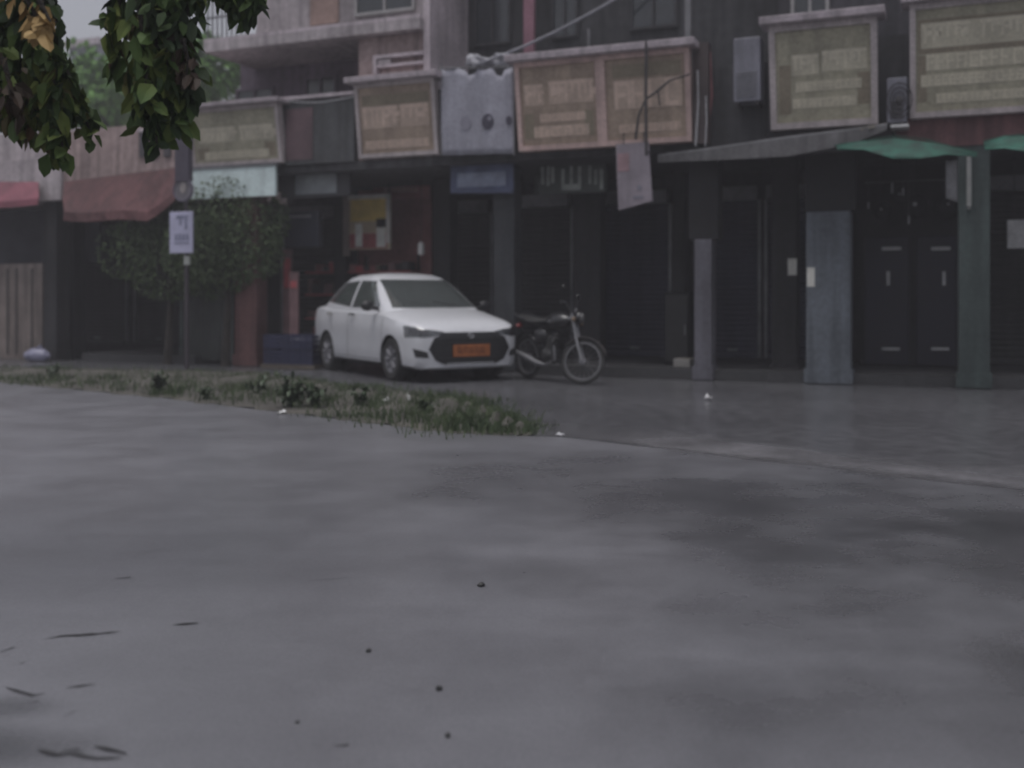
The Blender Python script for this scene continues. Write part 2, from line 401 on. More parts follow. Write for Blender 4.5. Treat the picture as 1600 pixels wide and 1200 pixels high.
shutter(b4, U(702,D1), U(768,D1), D1, .17, 2.7, m_shut_grey); shutter(b4, U(810,D1), U(893,D1), D1, .17, 2.75, m_shut_grey)
shutter(b4, U(945,D1), U(1046,D1), D1, .17, 2.75, m_shut_blue); shutter(b4, U(1108,D1), U(1185,D1), D1, .17, 2.75, m_shut_blue)
q = MB(); q.box(U(835,1.5), U(948,1.5), 1.5, 1.56, Z(890,300,1.5), CEIL-.02); part('fascia_board', q, M('dim_green_fascia', (.09,.10,.095), .7), b4)
q = MB(); q.box(U(830), uE, .1, D1-.004, .003, .15); part('step', q, m_floor, b4)
q = MB(); q.box(U(400, 2.62), U(829, 2.62), 2.62, D1-.004, .003, .15); part('step', q, m_floor, b3)

# --- right building, photo x 1196..1900
uF = U(2100)
b5 = thing('shop_building', 'right-hand shop building with teal and blue columns and dull red band', 'building', (uE+U(1700))/2, 0)
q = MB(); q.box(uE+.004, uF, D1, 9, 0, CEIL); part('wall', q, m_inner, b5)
q = MB(); q.box(uE+.004, uF, .06, 9, CEIL+.004, CEIL+.16); part('floor_slab', q, m_dark, b5)
q = MB(); q.box(uE+.004, uF, 1.2, 9, CEIL+.164, 7.9); part('upper_wall', q, M('violet_grey_wall', (.055,.052,.062), .85, .35, .6, streak=.4), b5)
q = MB(); q.box(uE+.004, uF, .9, 9, 7.904, 8.05); part('roof', q, m_dark, b5)
q = MB(); q.box(uE+.01, uF-.01, .09, .22, CEIL+.164, 4.6); part('parapet', q, m_dark, b5)
window(b5, U(1236,1.2), U(1296,1.2), 1.2, Z(1265,30,1.2), 6.9, m_winf)
q = MB(); q.box(U(1400), uF-.02, -.02, .055, Z(1500,228), Z(1500,180)); part('red_band', q, M('dull_red_band', (.16,.075,.078), .8, .45, 2.5, streak=.4), b5)
column(b5, 1294, 70, 0, Z(1297, 330), m_col_blue); column(b5, 1522, 50, 0, CEIL, m_col_teal); column(b5, 1225, 40, .9, CEIL, m_inner)
q = MB(); q.box(U(1258,.05), U(1336,.05), .05, .4, Z(1297,330)+.003, CEIL); part('shade_block', q, m_shade, b5)  # dark block painting the shade over the blue column
column(b5, 1760, 50, 0, CEIL, m_col_blue)
shutter(b5, U(1200,D1), U(1262,D1), D1, .17, 2.75, m_shut_blue); shutter(b5, U(1545,D1), U(1690,D1), D1, .17, 2.75, m_shut_grey); shutter(b5, U(1760,D1), U(1960,D1), D1, .17, 2.75, m_shut_grey)
q = MB(); q.box(uE+.004, uF, .1, D1-.004, .003, .15); part('step', q, m_floor, b5)

# double metal door with pale latches, between blue and teal columns
dd = 1.75
dr = thing('double_door', 'dark blue-black double metal door with pale latches and rails between the blue and teal columns', 'door', U(1425,dd), dd, .15)
m_doorm = M('blue_black_door', (.008,.008,.022), .5, .3, 1.5)
q = MB(); q.box(U(1345,dd), U(1500,dd), dd+.06, dd+.14, .153, 2.5); part('door_frame', q, M('door_surround', (.02,.02,.022), .7), dr)
for a, c in ((1352, 1420), (1432, 1494)):
    q = MB(); q.box(U(a,dd), U(c,dd), dd, dd+.055, .18, 2.05); lf = part('door_leaf', q, m_doorm, dr, bevel=.008)
    e = MB(); m_ = (a+c)/2+6
    e.box(U(m_-14,dd), U(m_+16,dd), dd-.03, dd-.003, Z(m_,391,dd), Z(m_,386,dd)); e.box(U(m_-14,dd), U(m_+14,dd), dd-.03, dd-.003, Z(m_,547,dd), Z(m_,543,dd))
    part('latch_rail', e, m_white, lf)
    e = MB(); h_ = c-32 if a < 1400 else c-19
    e.box(U(h_-2.5,dd), U(h_+2.5,dd), dd-.05, dd-.003, Z(h_,446,dd), Z(h_,424,dd)); part('handle', e, m_white, lf, bevel=.005)

# --- low shop, photo x 102..300
b2 = thing('shop_building', 'low shop with pinkish parapet and brown-red awning behind the roadside sign', 'building', (uB+uC)/2, 0)
q = MB(); q.box(uB, uC-.004, D1, 8, 0, CEIL-.35); part('wall', q, m_inner, b2)
q = MB(); q.box(uB, uC-.004, .06, 8, CEIL-.346, CEIL-.2); part('floor_slab', q, m_pink, b2)
q = MB(); q.add([(uB, -.05, 2.88), (uC-.004, -.05, 3.12), (uC-.004, .25, 3.12), (uB, .25, 2.88), (uB, -.05, Z(110,206)), (uC-.004, -.05, Z(295,188)), (uC-.004, .25, Z(295,188)), (uB, .25, Z(110,206))],
    [(0,3,2,1),(4,5,6,7),(0,1,5,4),(1,2,6,5),(2,3,7,6),(3,0,4,7)]); part('parapet', q, m_pink, b2)
q = MB()
for px in (228, 247, 266): q.box(U(px-5), U(px+5), -.09, -.052, Z(px,246), Z(px,208))
part('vent_slot', q, M('dark_slot', (.08,.075,.085), .8), b2)
q = MB(); q.box(U(222), U(282), -.12, -.052, Z(250,206), Z(250,200)); part('ledge', q, m_cap, b2)
column(b2, 108, 14, .6, 2.85, m_inner)
q = MB(); q.box(uB+.2, uC-.1, .2, D1-.004, .003, .14); part('step', q, m_floor, b2)
shutter(b2, U(118,D1), U(200,D1), D1, .17, 2.5, m_shut_grey); shutter(b2, U(215,D1), U(296,D1), D1, .17, 2.5, m_shut_grey)
aw = MB()
rows = []
for i in range(13):
    t = i/12; px = 100+175*t; u = U(px, -.6); u2 = U(px, -.1)
    zb = Z(px, 345+2*sin(t*9)-32*max(0, t-.75)*4, -.6); zt = Z(px, 284-22*t, -.1)
    rows.append([(u2, -.1, zt), ((u+u2)/2, -.38, (zt+zb)/2+.03), (u, -.6, zb+.16), (u, -.62+.02*sin(i*2), zb)])
aw.grid(rows)
m_awn = M('brown_red_awning', (.11,.045,.048), .8, .35, 1.5, streak=.35)
a_ = solo('awning', aw, m_awn, 'faded brown-red cloth awning over the low shop, left of the roadside sign', 'awning')
sdm = a_.modifiers.new('thick', 'SOLIDIFY'); sdm.thickness = .012

# --- leftmost shop, photo x < 102
b1 = thing('shop_building', 'leftmost shop with pale fascia, mostly hidden by hanging leaves', 'building', (uA+uB)/2, 0)
q = MB(); q.box(uA, uB-.004, D1, 8, 0, 2.9); part('wall', q, m_inner, b1)
q = MB(); q.box(uA, uB-.004, -.1, 8, 2.95, Z(50,250)); part('fascia', q, m_pale, b1)
q = MB(); q.box(uA, uB-.004, .5, 8, Z(50,250)+.003, Z(50,205)+.1); part('upper_wall', q, m_pale, b1)
q = MB(); q.box(U(-240), U(66), .0, .12, .004, Z(30,412)); tanw = part('front_wall', q, M('tan_boards', S(92,84,80), .8, .3, 2, streak=.4), b1)
q = MB()
for px in (-40, 12, 26, 50): q.box(U(px-1.5), U(px+1.5), -.015, -.002, .1, Z(px,420))
part('board_joint', q, M('board_joint', (.09,.08,.075), .8), tanw)
q = MB(); q.box(U(-240), U(98), .9, .96, Z(30,412,.9), 2.9); part('dark_blind', q, M('dark_blue_blind', (.05,.05,.062), .8, .3, 2), b1)
column(b1, 78, 20, 0, 2.94, m_inner)
q = MB(); rows = []
for i in range(9):
    t = i/8; px = -120+180*t; zt = Z(px, 284, -.15); zb = Z(px, 322-3*sin(t*7), -.55)
    rows.append([(U(px,-.15), -.15, zt), (U(px,-.55), -.55, zb+.12), (U(px,-.55), -.57, zb)])
q.grid(rows); a_ = solo('awning', q, M('pink_red_awning', (.17,.05,.07), .7, .3, 2), 'pink-red awning at the left edge under the pale fascia', 'awning')
sdm = a_.modifiers.new('thick', 'SOLIDIFY'); sdm.thickness = .012

# ------------------------------------------------------------------ sign boards
m_brown = M('brown_hoarding', S(98,87,77, 4.32), .7, .22, 1.5, streak=.2)
m_olive = M('olive_hoarding', S(101,98,85, 4.32), .7, .22, 1.5, streak=.2)
m_frame = M('pale_hoarding_frame', S(112,106,106, 4.59), .7, .2, 2, streak=.2)
m_framep = M('pinkish_hoarding_frame', S(120,104,100, 4.59), .7, .2, 2, streak=.2)
m_let = M('pale_lettering', S(120,116,104, 4.73), .7, .15, 3)
m_letp = M('pinkish_lettering', S(120,107,98, 4.73), .7, .15, 3)
m_pnl2 = M('dark_sign_ground', S(80,74,63, 4.32), .7, .25, 2)
def signboard(pl, pr, pb, pt, d, label, rows, mp, mf, ml, cap=None, tilt=.16, group='framed shop hoardings', name='signboard', ground=None, fw=.06, seed=1, depth=.12):
    """pl, pr photo x; pb bottom y and pt top y given at the left edge; the board leans out at its top"""
    u0, u1 = U(pl, d), U(pr, d); z0 = Z(pl, pb, d); z1 = Z(pl, pt, d-tilt)
    rt = thing(name, label, 'sign', (u0+u1)/2, d, z0, group)
    def P(x, y, off=0):            # board coordinates -> frame, off = out of the face
        t = y/(z1-z0); return (u0+x, d-tilt*t-off, z0+y)
    hh = z1-z0; ww = u1-u0
    def plate(mb, x0, x1, y0, y1, o0, o1):
        mb.slab([P(x0,y0,o0), P(x1,y0,o0), P(x1,y1,o0), P(x0,y1,o0)], (0, -(o1-o0), 0))
    q = MB(); plate(q, .01, ww-.01, .01, hh-.01, -depth, .0); pn = part('panel', q, mp, rt)
    q = MB(); plate(q, 0, ww, 0, fw, -depth-.002, .035); plate(q, 0, ww, hh-fw, hh, -depth-.002, .035)
    plate(q, 0, fw, fw, hh-fw, -depth-.002, .035); plate(q, ww-fw, ww, fw, hh-fw, -depth-.002, .035); part('frame', q, mf, rt)
    if cap:
        q = MB(); q.slab([P(-.1,hh+.003,.16), P(ww+.1,hh+.003,.16), P(ww+.1,hh+cap,.16), P(-.1,hh+cap,.16)], (0, .3+depth, 0)); part('top_cap', q, m_cap, rt, bevel=.01)
    rr = random.Random(seed)
    if ground:
        q = MB()
        for (x0, x1, y0, y1) in ground: plate(q, x0*ww, x1*ww, y0*hh, y1*hh, .0015, .003)
        part('dark_ground', q, m_pnl2, rt)
    if rows:
        q = MB()
        for (x0, x1, y0, y1, st) in rows: plate(q, x0*ww-.01, x1*ww+.01, (y0-(.01))*hh, (y1+.01)*hh, .0032, .0038)
        part('pale_band', q, M('band_'+ml.name, tuple(.5*a+.5*b_ for a, b_ in zip(BC[ml.name], BC[mp.name])), .7, .2, 3), rt)
        q = MB()
        for (x0, x1, y0, y1, st) in rows:
            X0, X1, Ya, Yb = x0*ww, x1*ww, y0*hh, y1*hh; th = (Yb-Ya)
            x = X0
            while x < X1-.04:
                wl = min(X1-x, rr.uniform(1.8, 4.2)*th)
                if st == 'hang':                      # words hanging from a head line
                    plate(q, x, x+wl, Yb-th*.16, Yb, .004, .008)
                    c = x+th*.08
                    while c < x+wl-.012:
                        l = rr.uniform(.5, 1)*th; s_ = th*.13
                        plate(q, c, c+s_, Yb-l, Yb-th*.165, .004, .008)
                        if rr.random() < .7: plate(q, c+s_+.001, c+s_+th*rr.uniform(.15,.3), Yb-l*rr.uniform(.5,.9), Yb-l*rr.uniform(.3,.45), .004, .008)
                        c += th*rr.uniform(.24, .42)
                else:                                  # upright block letters
                    c = x
                    while c < x+wl-.012:
                        s_ = th*.13; l = th; k = rr.randint(0, 3)
                        plate(q, c, c+s_, Ya, Yb, .004, .008)
                        if k != 1: plate(q, c+s_+.001, c+th*.5, Yb-th*.17, Yb, .004, .008)
                        if k != 2: plate(q, c+s_+.001, c+th*.45, Ya+th*.42, Ya+th*.58, .004, .008)
                        if k > 1: plate(q, c+s_+.001, c+th*.5, Ya, Ya+th*.17, .004, .008)
                        if k == 0: plate(q, c+th*.5, c+th*.62, Ya, Yb, .004, .008)
                        c += th*.64
                x += wl+th*.35
        if q.v: part('lettering', q, ml, rt)
    return rt, P, plate, ww, hh
signboard(303, 443, 262, 172, -.05, 'olive-beige framed hoarding with two blocks of pale lettering above the pale green board', 
   [(.1,.5,.42,.66,'hang'), (.56,.92,.42,.66,'hang'), (.15,.85,.12,.24,'b')], m_olive, m_frame, m_let, .07, ground=[(.07,.2,.12,.32),(.82,.93,.12,.36)], seed=3)
signboard(562, 686, 248, 132, -.05, 'brownish framed hoarding with a pale cap between the maroon panel and the grey banner',
   [(.08,.52,.40,.68,'hang'), (.56,.9,.40,.68,'hang'), (.1,.88,.12,.22,'b')], m_brown, m_frame, m_letp, .09, ground=[(.08,.92,.7,.84)], seed=5)
rt, P, plate, ww, hh = signboard(812, 1082, 237, 99, -.12, 'wide brown hoarding in two bays under a pinkish cap, crossed by a dark pole',
   [(.05,.16,.52,.74,'hang'), (.2,.46,.52,.76,'hang'), (.1,.42,.15,.26,'b'), (.14,.4,.32,.4,'b'), (.58,.95,.40,.70,'b'), (.6,.92,.14,.22,'b')],
   m_brown, m_framep, m_letp, .10, tilt=.2, ground=[(.04,.1,.14,.42),(.4,.455,.14,.42),(.57,.95,.74,.88)], seed=8, fw=.07)
q = MB(); plate(q, .475*ww, .53*ww, .071, hh-.071, .0, .03); part('divider', q, m_framep, rt)
q = MB(); q.box(U(1084,-.1), U(1108,-.1), -.16, .04, Z(1095,225,-.1), Z(1095,68,-.1)); 
solo('pipe_box', q, M('dark_brown_box', (.06,.045,.045), .7, .3, 2), 'narrow dark brown upright box at the right end of the wide hoarding', 'pipe box')
rt, P, plate, ww, hh = signboard(1205, 1372, 204, 42, -.1, 'greenish-grey framed hoarding with two faint words, between the two wall units',
   [(.22,.46,.52,.70,'hang'), (.5,.9,.54,.72,'hang'), (.25,.85,.36,.44,'b'), (.22,.8,.2,.28,'b')], m_olive, m_frame, m_let, .10, tilt=.24, ground=[(.09,.2,.15,.62),(.82,.93,.2,.5)], seed=11, fw=.08)
rt, P, plate, ww, hh = signboard(1422, 1700, 186, 8, -.12, 'large olive hoarding with four rows of pale lettering at the right edge',
   [(.07,.95,.62,.82,'hang'), (.1,.95,.42,.55,'b'), (.07,.95,.28,.37,'b'), (.16,.9,.13,.2,'b')], m_olive, m_frame, m_let, .08, tilt=.26,
   ground=[(.05,.96,.56,.86),(.05,.1,.14,.55)], seed=14, fw=.07)

def strut(mb, a, b, r=.012): mb.cyl(a, b, r, 6)

# pale green board over the shop beside the roadside sign
q = MB(); q.box(U(300,-.1), U(432,-.1), -.14, -.08, Z(360,309,-.1), Z(360,263,-.1)); gb = thing('fascia_sign', 'pale green blank fascia board under the olive hoarding beside the roadside sign', 'sign', U(366,-.1), -.1, Z(360,309,-.1))
part('board', q, M('pale_green_board', S(134,148,144,4.2), .6, .15, 2, streak=.15), gb)
q = MB(); q.box(U(296,-.1), U(436,-.1), -.16, -.07, Z(360,263,-.1)+.002, Z(360,263,-.1)+.05); part('top_rail', q, m_metal, gb)
# grey banner with three marks
d = -.14
bn = thing('banner', 'light grey cloth banner with three dark emblems near its lower edge', 'banner', U(747,d), d, Z(747,240,d))
q = MB(); rows = []
for j in range(13):
    t = j/12; row = []
    for i in range(25):
        s = i/24; px = 690+113*s; yt = 108+ (9 if 9 <= i <= 11 else 0)+(10 if 18 <= i <= 20 else 0)+2*sin(i)
        py = 243-3*s+(yt-243+3*s)*t; row.append((U(px,d), d-.02*sin(i*.8+j*.2)*(1-t*.4), Z(px,py,d)))
    rows.append(row)
q.grid(rows); cl = part('cloth', q, M('grey_banner_cloth', S(104,104,112,3.3), .75, .15, 2, streak=.15), bn, smooth=True)
sdm = cl.modifiers.new('thick', 'SOLIDIFY'); sdm.thickness = .006
m_mark = M('dark_mark', (.05,.045,.07), .7, .2, 4); m_mark2 = M('faint_mark', (.22,.215,.26), .7, .2, 4)
def disc(mb, px, py, d, r, n=14, ring=0, sq=1):
    c = (U(px,d), d, Z(px,py,d)); 
    vs = [(c[0]+r*cos(2*pi*k/n), c[1], c[2]+sq*r*sin(2*pi*k/n)) for k in range(n)]
    mb.add(vs+[(x, y-.004, z) for x, y, z in vs], [tuple(range(n)), tuple(range(2*n-1, n-1, -1))]+[(k, (k+1) % n, n+(k+1) % n, n+k) for k in range(n)])
q = MB(); disc(q, 728, 192, d-.028, .09, sq=1.2); part('faint_emblem', q, m_mark2, cl)
q = MB(); disc(q, 762, 190, d-.028, .10, sq=1.2); part('round_emblem', q, m_mark, cl)
q = MB(); disc(q, 765, 185, d-.034, .035); part('emblem_centre', q, m_mark2, cl)
q = MB(); disc(q, 795, 188, d-.028, .05, sq=1.3); part('small_emblem', q, m_mark, cl)
q = MB()
for pa, pb in ((691,690),(803,804)): strut(q, (U(pa,d),d-.005,Z(pa,243,d)), (U(pb,d),d-.005,Z(pb,100,d)), .014)
strut(q, (U(686,d),d,Z(686,107,d)), (U(806,d),d,Z(806,104,d)), .014); part('pole', q, m_metal, bn)
# crumpled white sheet over the banner
q = MB(); rows = []
for j in range(6):
    rows.append([(U(722+(i*10+j*2), d), d+.05+.05*sin(i*2.1+j*1.4), Z(722+i*10, 101-j*3.6+ (7 if i in (2,3) else 0)*j/5+2*sin(i*3), d)) for i in range(8)])
q.grid(rows); a_ = solo('plastic_sheet', q, M('grey_plastic_sheet', S(120,120,125,3.2), .45, .2, 4), 'crumpled pale plastic sheet tied on top of the grey banner', 'plastic sheet', smooth=True)
sdm = a_.modifiers.new('thick', 'SOLIDIFY'); sdm.thickness = .004
# navy banner below
d = .3
nb = thing('banner', 'dim navy blue cloth banner hanging in the arcade below the grey banner', 'banner', U(752,d), d, Z(752,302,d))
q = MB(); rows = [[(U(704+98*i/16,d), d+.02*sin(i*.9), Z(704+98*i/16, 302-j*9, d)) for i in range(17)] for j in range(7)]
q.grid(rows); cl = part('cloth', q, M('navy_banner_cloth', (.12,.14,.23), .8, .25, 2), nb, smooth=True)
sdm = cl.modifiers.new('thick', 'SOLIDIFY'); sdm.thickness = .006
q = MB(); strut(q, (U(700,d),d,Z(700,247,d)), (U(806,d),d,Z(806,247,d)), .012); part('pole', q, m_metal, nb)
q = MB(); q.box(U(714,d-.04), U(790,d-.04), d-.035, d-.03, Z(750,292,d), Z(750,270,d)); part('pale_strip', q, M('blue_grey_strip', (.25,.28,.37), .8, .3, 5), cl)
# dim hanging letters sign in arcade
d = .9
ls = thing('hanging_sign', 'dim dark green board with worn whitish letters behind the hanging plate', 'sign', U(893,d), d, Z(893,300,d))
q = MB(); q.box(U(842,d), U(946,d), d, d+.04, Z(893,302,d), Z(893,248,d)); bd = part('board', q, M('dim_board', (.08,.09,.085), .7), ls)
q = MB(); rr = random.Random(4)
for px in (848, 857, 864, 880, 893, 906, 922, 931, 940): q.box(U(px-2.2,d), U(px+2.2,d), d-.012, d-.003, Z(px,rr.uniform(285,298),d), Z(px,rr.uniform(258,266),d))
q.box(U(880,d), U(908,d), d-.016, d-.013, Z(893,297,d), Z(893,288,d)); part('lettering', q, M('worn_letters', (.42,.45,.42), .7, .4, 6), bd)
q = MB(); strut(q, (U(850,d),d+.02,Z(850,247,d)), (U(850,d),d+.02,CEIL-.002)); strut(q, (U(938,d),d+.02,Z(938,247,d)), (U(938,d),d+.02,CEIL-.002)); part('hanger', q, m_iron, ls)
# tilted plate hanging from the pole
d = -.32
hp = thing('hanging_plate', 'pale tilted rectangular plate hanging below the dark pole of the wide hoarding', 'sign', U(992,d), d, Z(992,328,d))
pq = [(963,226),(1014,222),(1020,314),(967,329)]
q = MB(); q.slab([(U(a,d), d, Z(a,b,d)) for a, b in (pq[3],pq[2],pq[1],pq[0])], (0,-.025,0)); pl = part('plate', q, M('pale_lilac_plate', S(98,92,98,3.3), .6, .25, 3, streak=.25), hp)
q = MB(); disc(q, 999, 293, d-.03, .035); q.box(U(990,d), U(1006,d), d-.034, d-.027, Z(998,310,d), Z(998,306,d)); part('mark', q, m_mark2, pl)
q = MB(); q.box(U(966,d), U(984,d), d-.031, d-.026, Z(975,268,d), Z(975,240,d)); part('pink_patch', q, M('pink_patch', S(104,84,88,3.2), .7), pl)
q = MB(); strut(q, (U(975,d),d-.01,Z(975,226,d)), (U(975,d),d-.01,Z(975,208,d)), .008); strut(q, (U(1006,d),d-.01,Z(1006,224,d)), (U(1006,d),d-.01,Z(1006,206,d)), .008); part('hanger', q, m_iron, hp)
# dark pole with crooked branches
d = -.48
q = MB(); q.tube([(U(1010,d),d,Z(1010,243,d)), (U(1009,d),d,Z(1009,150,d)), (U(1010,d),d,Z(1010,64,d))], .022, 8)
q.tube([(U(993,d),d,Z(993,218,d)), (U(998,d),d,Z(998,180,d)), (U(1007,d),d,Z(1007,158,d))], [.022,.018,.012], 6)
q.tube([(U(1008,d),d,Z(1008,156,d)), (U(1030,d),d,Z(1030,140,d)), (U(1046,d),d,Z(1046,126,d)), (U(1078,d),d,Z(1078,116,d))], [.016,.02,.014,.012], 6)
q.tube([(U(1028,d),d,Z(1028,142,d)), (U(1031,d),d,Z(1031,165,d))], [.014,.01], 6)
q.cyl((U(1010,d),d,Z(1010,236,d)), (U(1010,d),-.14,Z(1010,236,d)), .012)
solo('pole', q, m_iron, 'dark bent metal pole with crooked side arms in front of the wide hoarding', 'pole')
# wires: diagonal cable and red / white drops
m_cable = M('grey_cable', S(98,98,104,3), .6, .2, 5)
def wire(name, pts, r, mat, label, group=None):
    P_ = [Vector((U(a,dd_),dd_,Z(a,b,dd_))) for a, b, dd_ in pts]; fine = []
    for i in range(len(P_)-1):
        for k in range(6): t = k/6; p = P_[i].lerp(P_[i+1], t); p.z -= .03*sin(pi*t)*(P_[i+1]-P_[i]).length*.4; fine.append(p)
    fine.append(P_[-1]); q = MB(); q.tube(fine, r, 5); return solo(name, q, mat, label, 'cable', group)
wire('cable', [(738,103,-.2),(790,84,-.1),(850,58,.2),(905,30,.5),(965,-4,.9),(1060,-60,1.35)], .02, m_cable, 'thick pale diagonal cable rising from the grey banner')
m_redc = M('reddish_cable', (.3,.13,.14), .6); m_whc = M('white_cable', (.5,.5,.52), .6)
wire('cable', [(1109,82,-.02),(1112,150,-.02),(1106,200,-.02)], .018, m_redc, 'reddish drop cable beside the dark brown box', 'drop cables')
wire('cable', [(1090,110,-.19),(1091,160,-.19),(1087,228,-.19)], .012, m_whc, 'white drop cable in front of the dark brown box', 'drop cables')
wire('cable', [(1103,150,-.19),(1104,190,-.19),(1102,228,-.19)], .009, m_whc, 'short white drop cable low on the dark brown box', 'drop cables')
wire('cable', [(446,158,-.1),(500,160,-.1),(556,150,-.1)], .008, m_whc, 'thin pale cable slung between the two left hoardings')

# wall units (air conditioners)
def ac(pl, pr, pt, pb, d, label, fan):
    rt = thing('air_conditioner', label, 'air conditioner', U((pl+pr)/2,d), d, Z(pl,pb,d), 'wall units beside the hoardings')
    z0, z1 = Z(pl,pb,d), Z(pl,pt,d); u0, u1 = U(pl,d), U(pr,d)
    q = MB(); q.box(u0, u1, d, d+.32, z0, z1); cs = part('casing', q, M('casing_grey', S(88,88,96,3), .55, .2, 2, streak=.3), rt, bevel=.015)
    q = MB()
    for k in range(9): z = z0+(z1-z0)*(.08+k*.045); q.box(u0+.04, u1-.05, d-.012, d-.002, z, z+.015)
    part('grille', q, m_iron if fan else M('grille_grey', (.2,.2,.22), .6), cs)
    if fan:
        cz = z0+(z1-z0)*.48; cu = u0+(u1-u0)*.62; q = MB(); n = 20
        for rr_ in (.07, .11, .15):
            q.tube([(cu+rr_*cos(2*pi*k/n), d-.02, cz+rr_*1.5*sin(2*pi*k/n)) for k in range(n)], .008, 5, close=True)
        q.ball((cu, d-.01, cz), .05, 10, 6, 1, .3, 1.2); part('fan_guard', q, m_iron, cs)
    q = MB(); q.box(u0+.03, u0+.07, d, .08 if d < 0 else d+.4, z0-.04, z0-.004); q.box(u1-.07, u1-.03, d, .08 if d < 0 else d+.4, z0-.04, z0-.004); part('bracket', q, m_iron, rt)
    return rt
ac(1146, 1188, 60, 160, -.28, 'tall plain grey wall unit left of the greenish hoarding', False)
ac(1386, 1417, 122, 192, -.28, 'small grey wall unit with a round fan guard between the two right hoardings', True)
q = MB(); q.box(U(1392,-.3), U(1420,-.3), -.34, .05, Z(1405,199,-.3), Z(1405,195,-.3)); solo('shelf_bracket', q, m_white, 'small white ledge under the wall unit with the fan guard', 'bracket')

# sheet canopy whose edge comes forward to the right
cp = [(1028,244,-.1),(1120,232,-.3),(1230,216,-.5),(1330,204,-.7),(1386,196,-.85)]
skirt = [.09,.16,.24,.17,.05]
q = MB(); fr_ = [(U(a,d),d,Z(a,b,d)) for a, b, d in cp]
q.grid([[p for p in fr_], [(p[0], p[1]-.05*k_, p[2]-k_) for p, k_ in zip(fr_, skirt)], [(p[0]+.1, .05, CEIL-.10) for p in fr_], [(p[0]+.1, .05, CEIL-.002) for p in fr_], [p for p in fr_]])
can = thing('canopy', 'grey sloping sheet canopy over the pavement below the greenish hoarding', 'canopy', U(1200), -.3, CEIL)
part('sheet', q, M('weathered_sheet', (.11,.108,.112), .7, .4, 1.5, streak=.3, bump=.3), can)
q = MB(); q.tube([(p[0], p[1]+.03, p[2]+.012) for p in fr_], .018, 6)
for p in fr_[1::2]: q.cyl((p[0], p[1]+.05, p[2]-.04), (p[0]+.1, .045, CEIL-.06), .012, 6)
part('frame', q, m_metal, can)
q = MB(); rr = random.Random(2)
for k in range(7):
    a = 1345+k*6; q.box(U(a,-.78), U(a+4,-.78), -.78+rr.uniform(-.03,.03), -.70, Z(a,205-k*1.0,-.78)+.01, Z(a,202-k*1.0,-.78)+.03)
solo('rubble', q, M('debris_mix', (.22,.20,.17), .9, .5, 6), 'bits of broken debris lying on the canopy edge below the greenish hoarding', 'debris')

# green tarpaulins
m_tarp = M('green_tarpaulin', (.012,.088,.062), .7, .5, 4, streak=.4)
def tarp(pts_top, pts_bot, d0, d1, label):
    rt = thing('tarpaulin', label, 'tarpaulin', U(pts_top[0][0], d0), d0, 2.7, 'green tarpaulins under the right hoarding')
    q = MB(); rows = []; n = len(pts_top)
    for j in range(7):
        t = j/6; row = []
        for i in range(n):
            a = pts_top[i]; b = pts_bot[i]; dd_ = d0+(d1-d0)*t; px = a[0]+(b[0]-a[0])*t; py = a[1]+(b[1]-a[1])*t
            row.append((U(px,dd_), dd_, Z(px,py,dd_)+.02*sin(i*1.7+j*1.1)))
        rows.append(row)
    q.grid(rows); c = part('sheet', q, m_tarp, rt, smooth=True); s = c.modifiers.new('thick', 'SOLIDIFY'); s.thickness = .006
    q = MB(); d_ = d0
    q.tube([(U(a,d_), d_-.01, Z(a,b,d_)+.01) for a, b in pts_top], .006, 5); part('rope', q, m_tarp, rt)
tarp([(1303,228),(1345,222),(1395,214),(1440,218),(1480,228),(1528,240)], [(1312,233),(1350,236),(1395,246),(1440,245),(1480,243),(1524,246)], -.95, -1.3, 'sagging green tarpaulin left of the teal column')
tarp([(1536,222),(1570,214),(1610,210),(1660,208),(1720,212)], [(1540,234),(1570,234),(1610,236),(1660,236),(1720,234)], -.95, -1.3, 'green tarpaulin at the right edge, right of the teal column')
# pale cloth and post beside the teal column
d = .45
q = MB(); rows = [[(U(1478+i*4.2,d), d+.03*sin(i*1.2), Z(1478+i*4.2, 314-j*9+ (i-3)*1.5*(j == 0), d)) for i in range(7)] for j in range(8)]
q.grid(rows); a_ = solo('hanging_cloth', q, M('pale_hanging_cloth', (.6,.6,.62), .8, .25, 2), 'pale grey cloth hanging beside a thin post left of the teal column', 'cloth', smooth=True)
sdm = a_.modifiers.new('thick', 'SOLIDIFY'); sdm.thickness = .005
q = MB(); q.cyl((U(1514,-.1),-.1,Z(1514,322,-.1)), (U(1514,-.1),-.1,Z(1514,236,-.1)), .03, 10); q.cyl((U(1514,-.1),-.1,Z(1514,322,-.1)-.02), (U(1514,-.1),.0,Z(1514,322,-.1)-.02), .02, 8)
solo('pipe', q, M('pale_grey_pipe', (.36,.37,.36), .6), 'short pale grey pipe fixed to the top of the teal column', 'pipe')
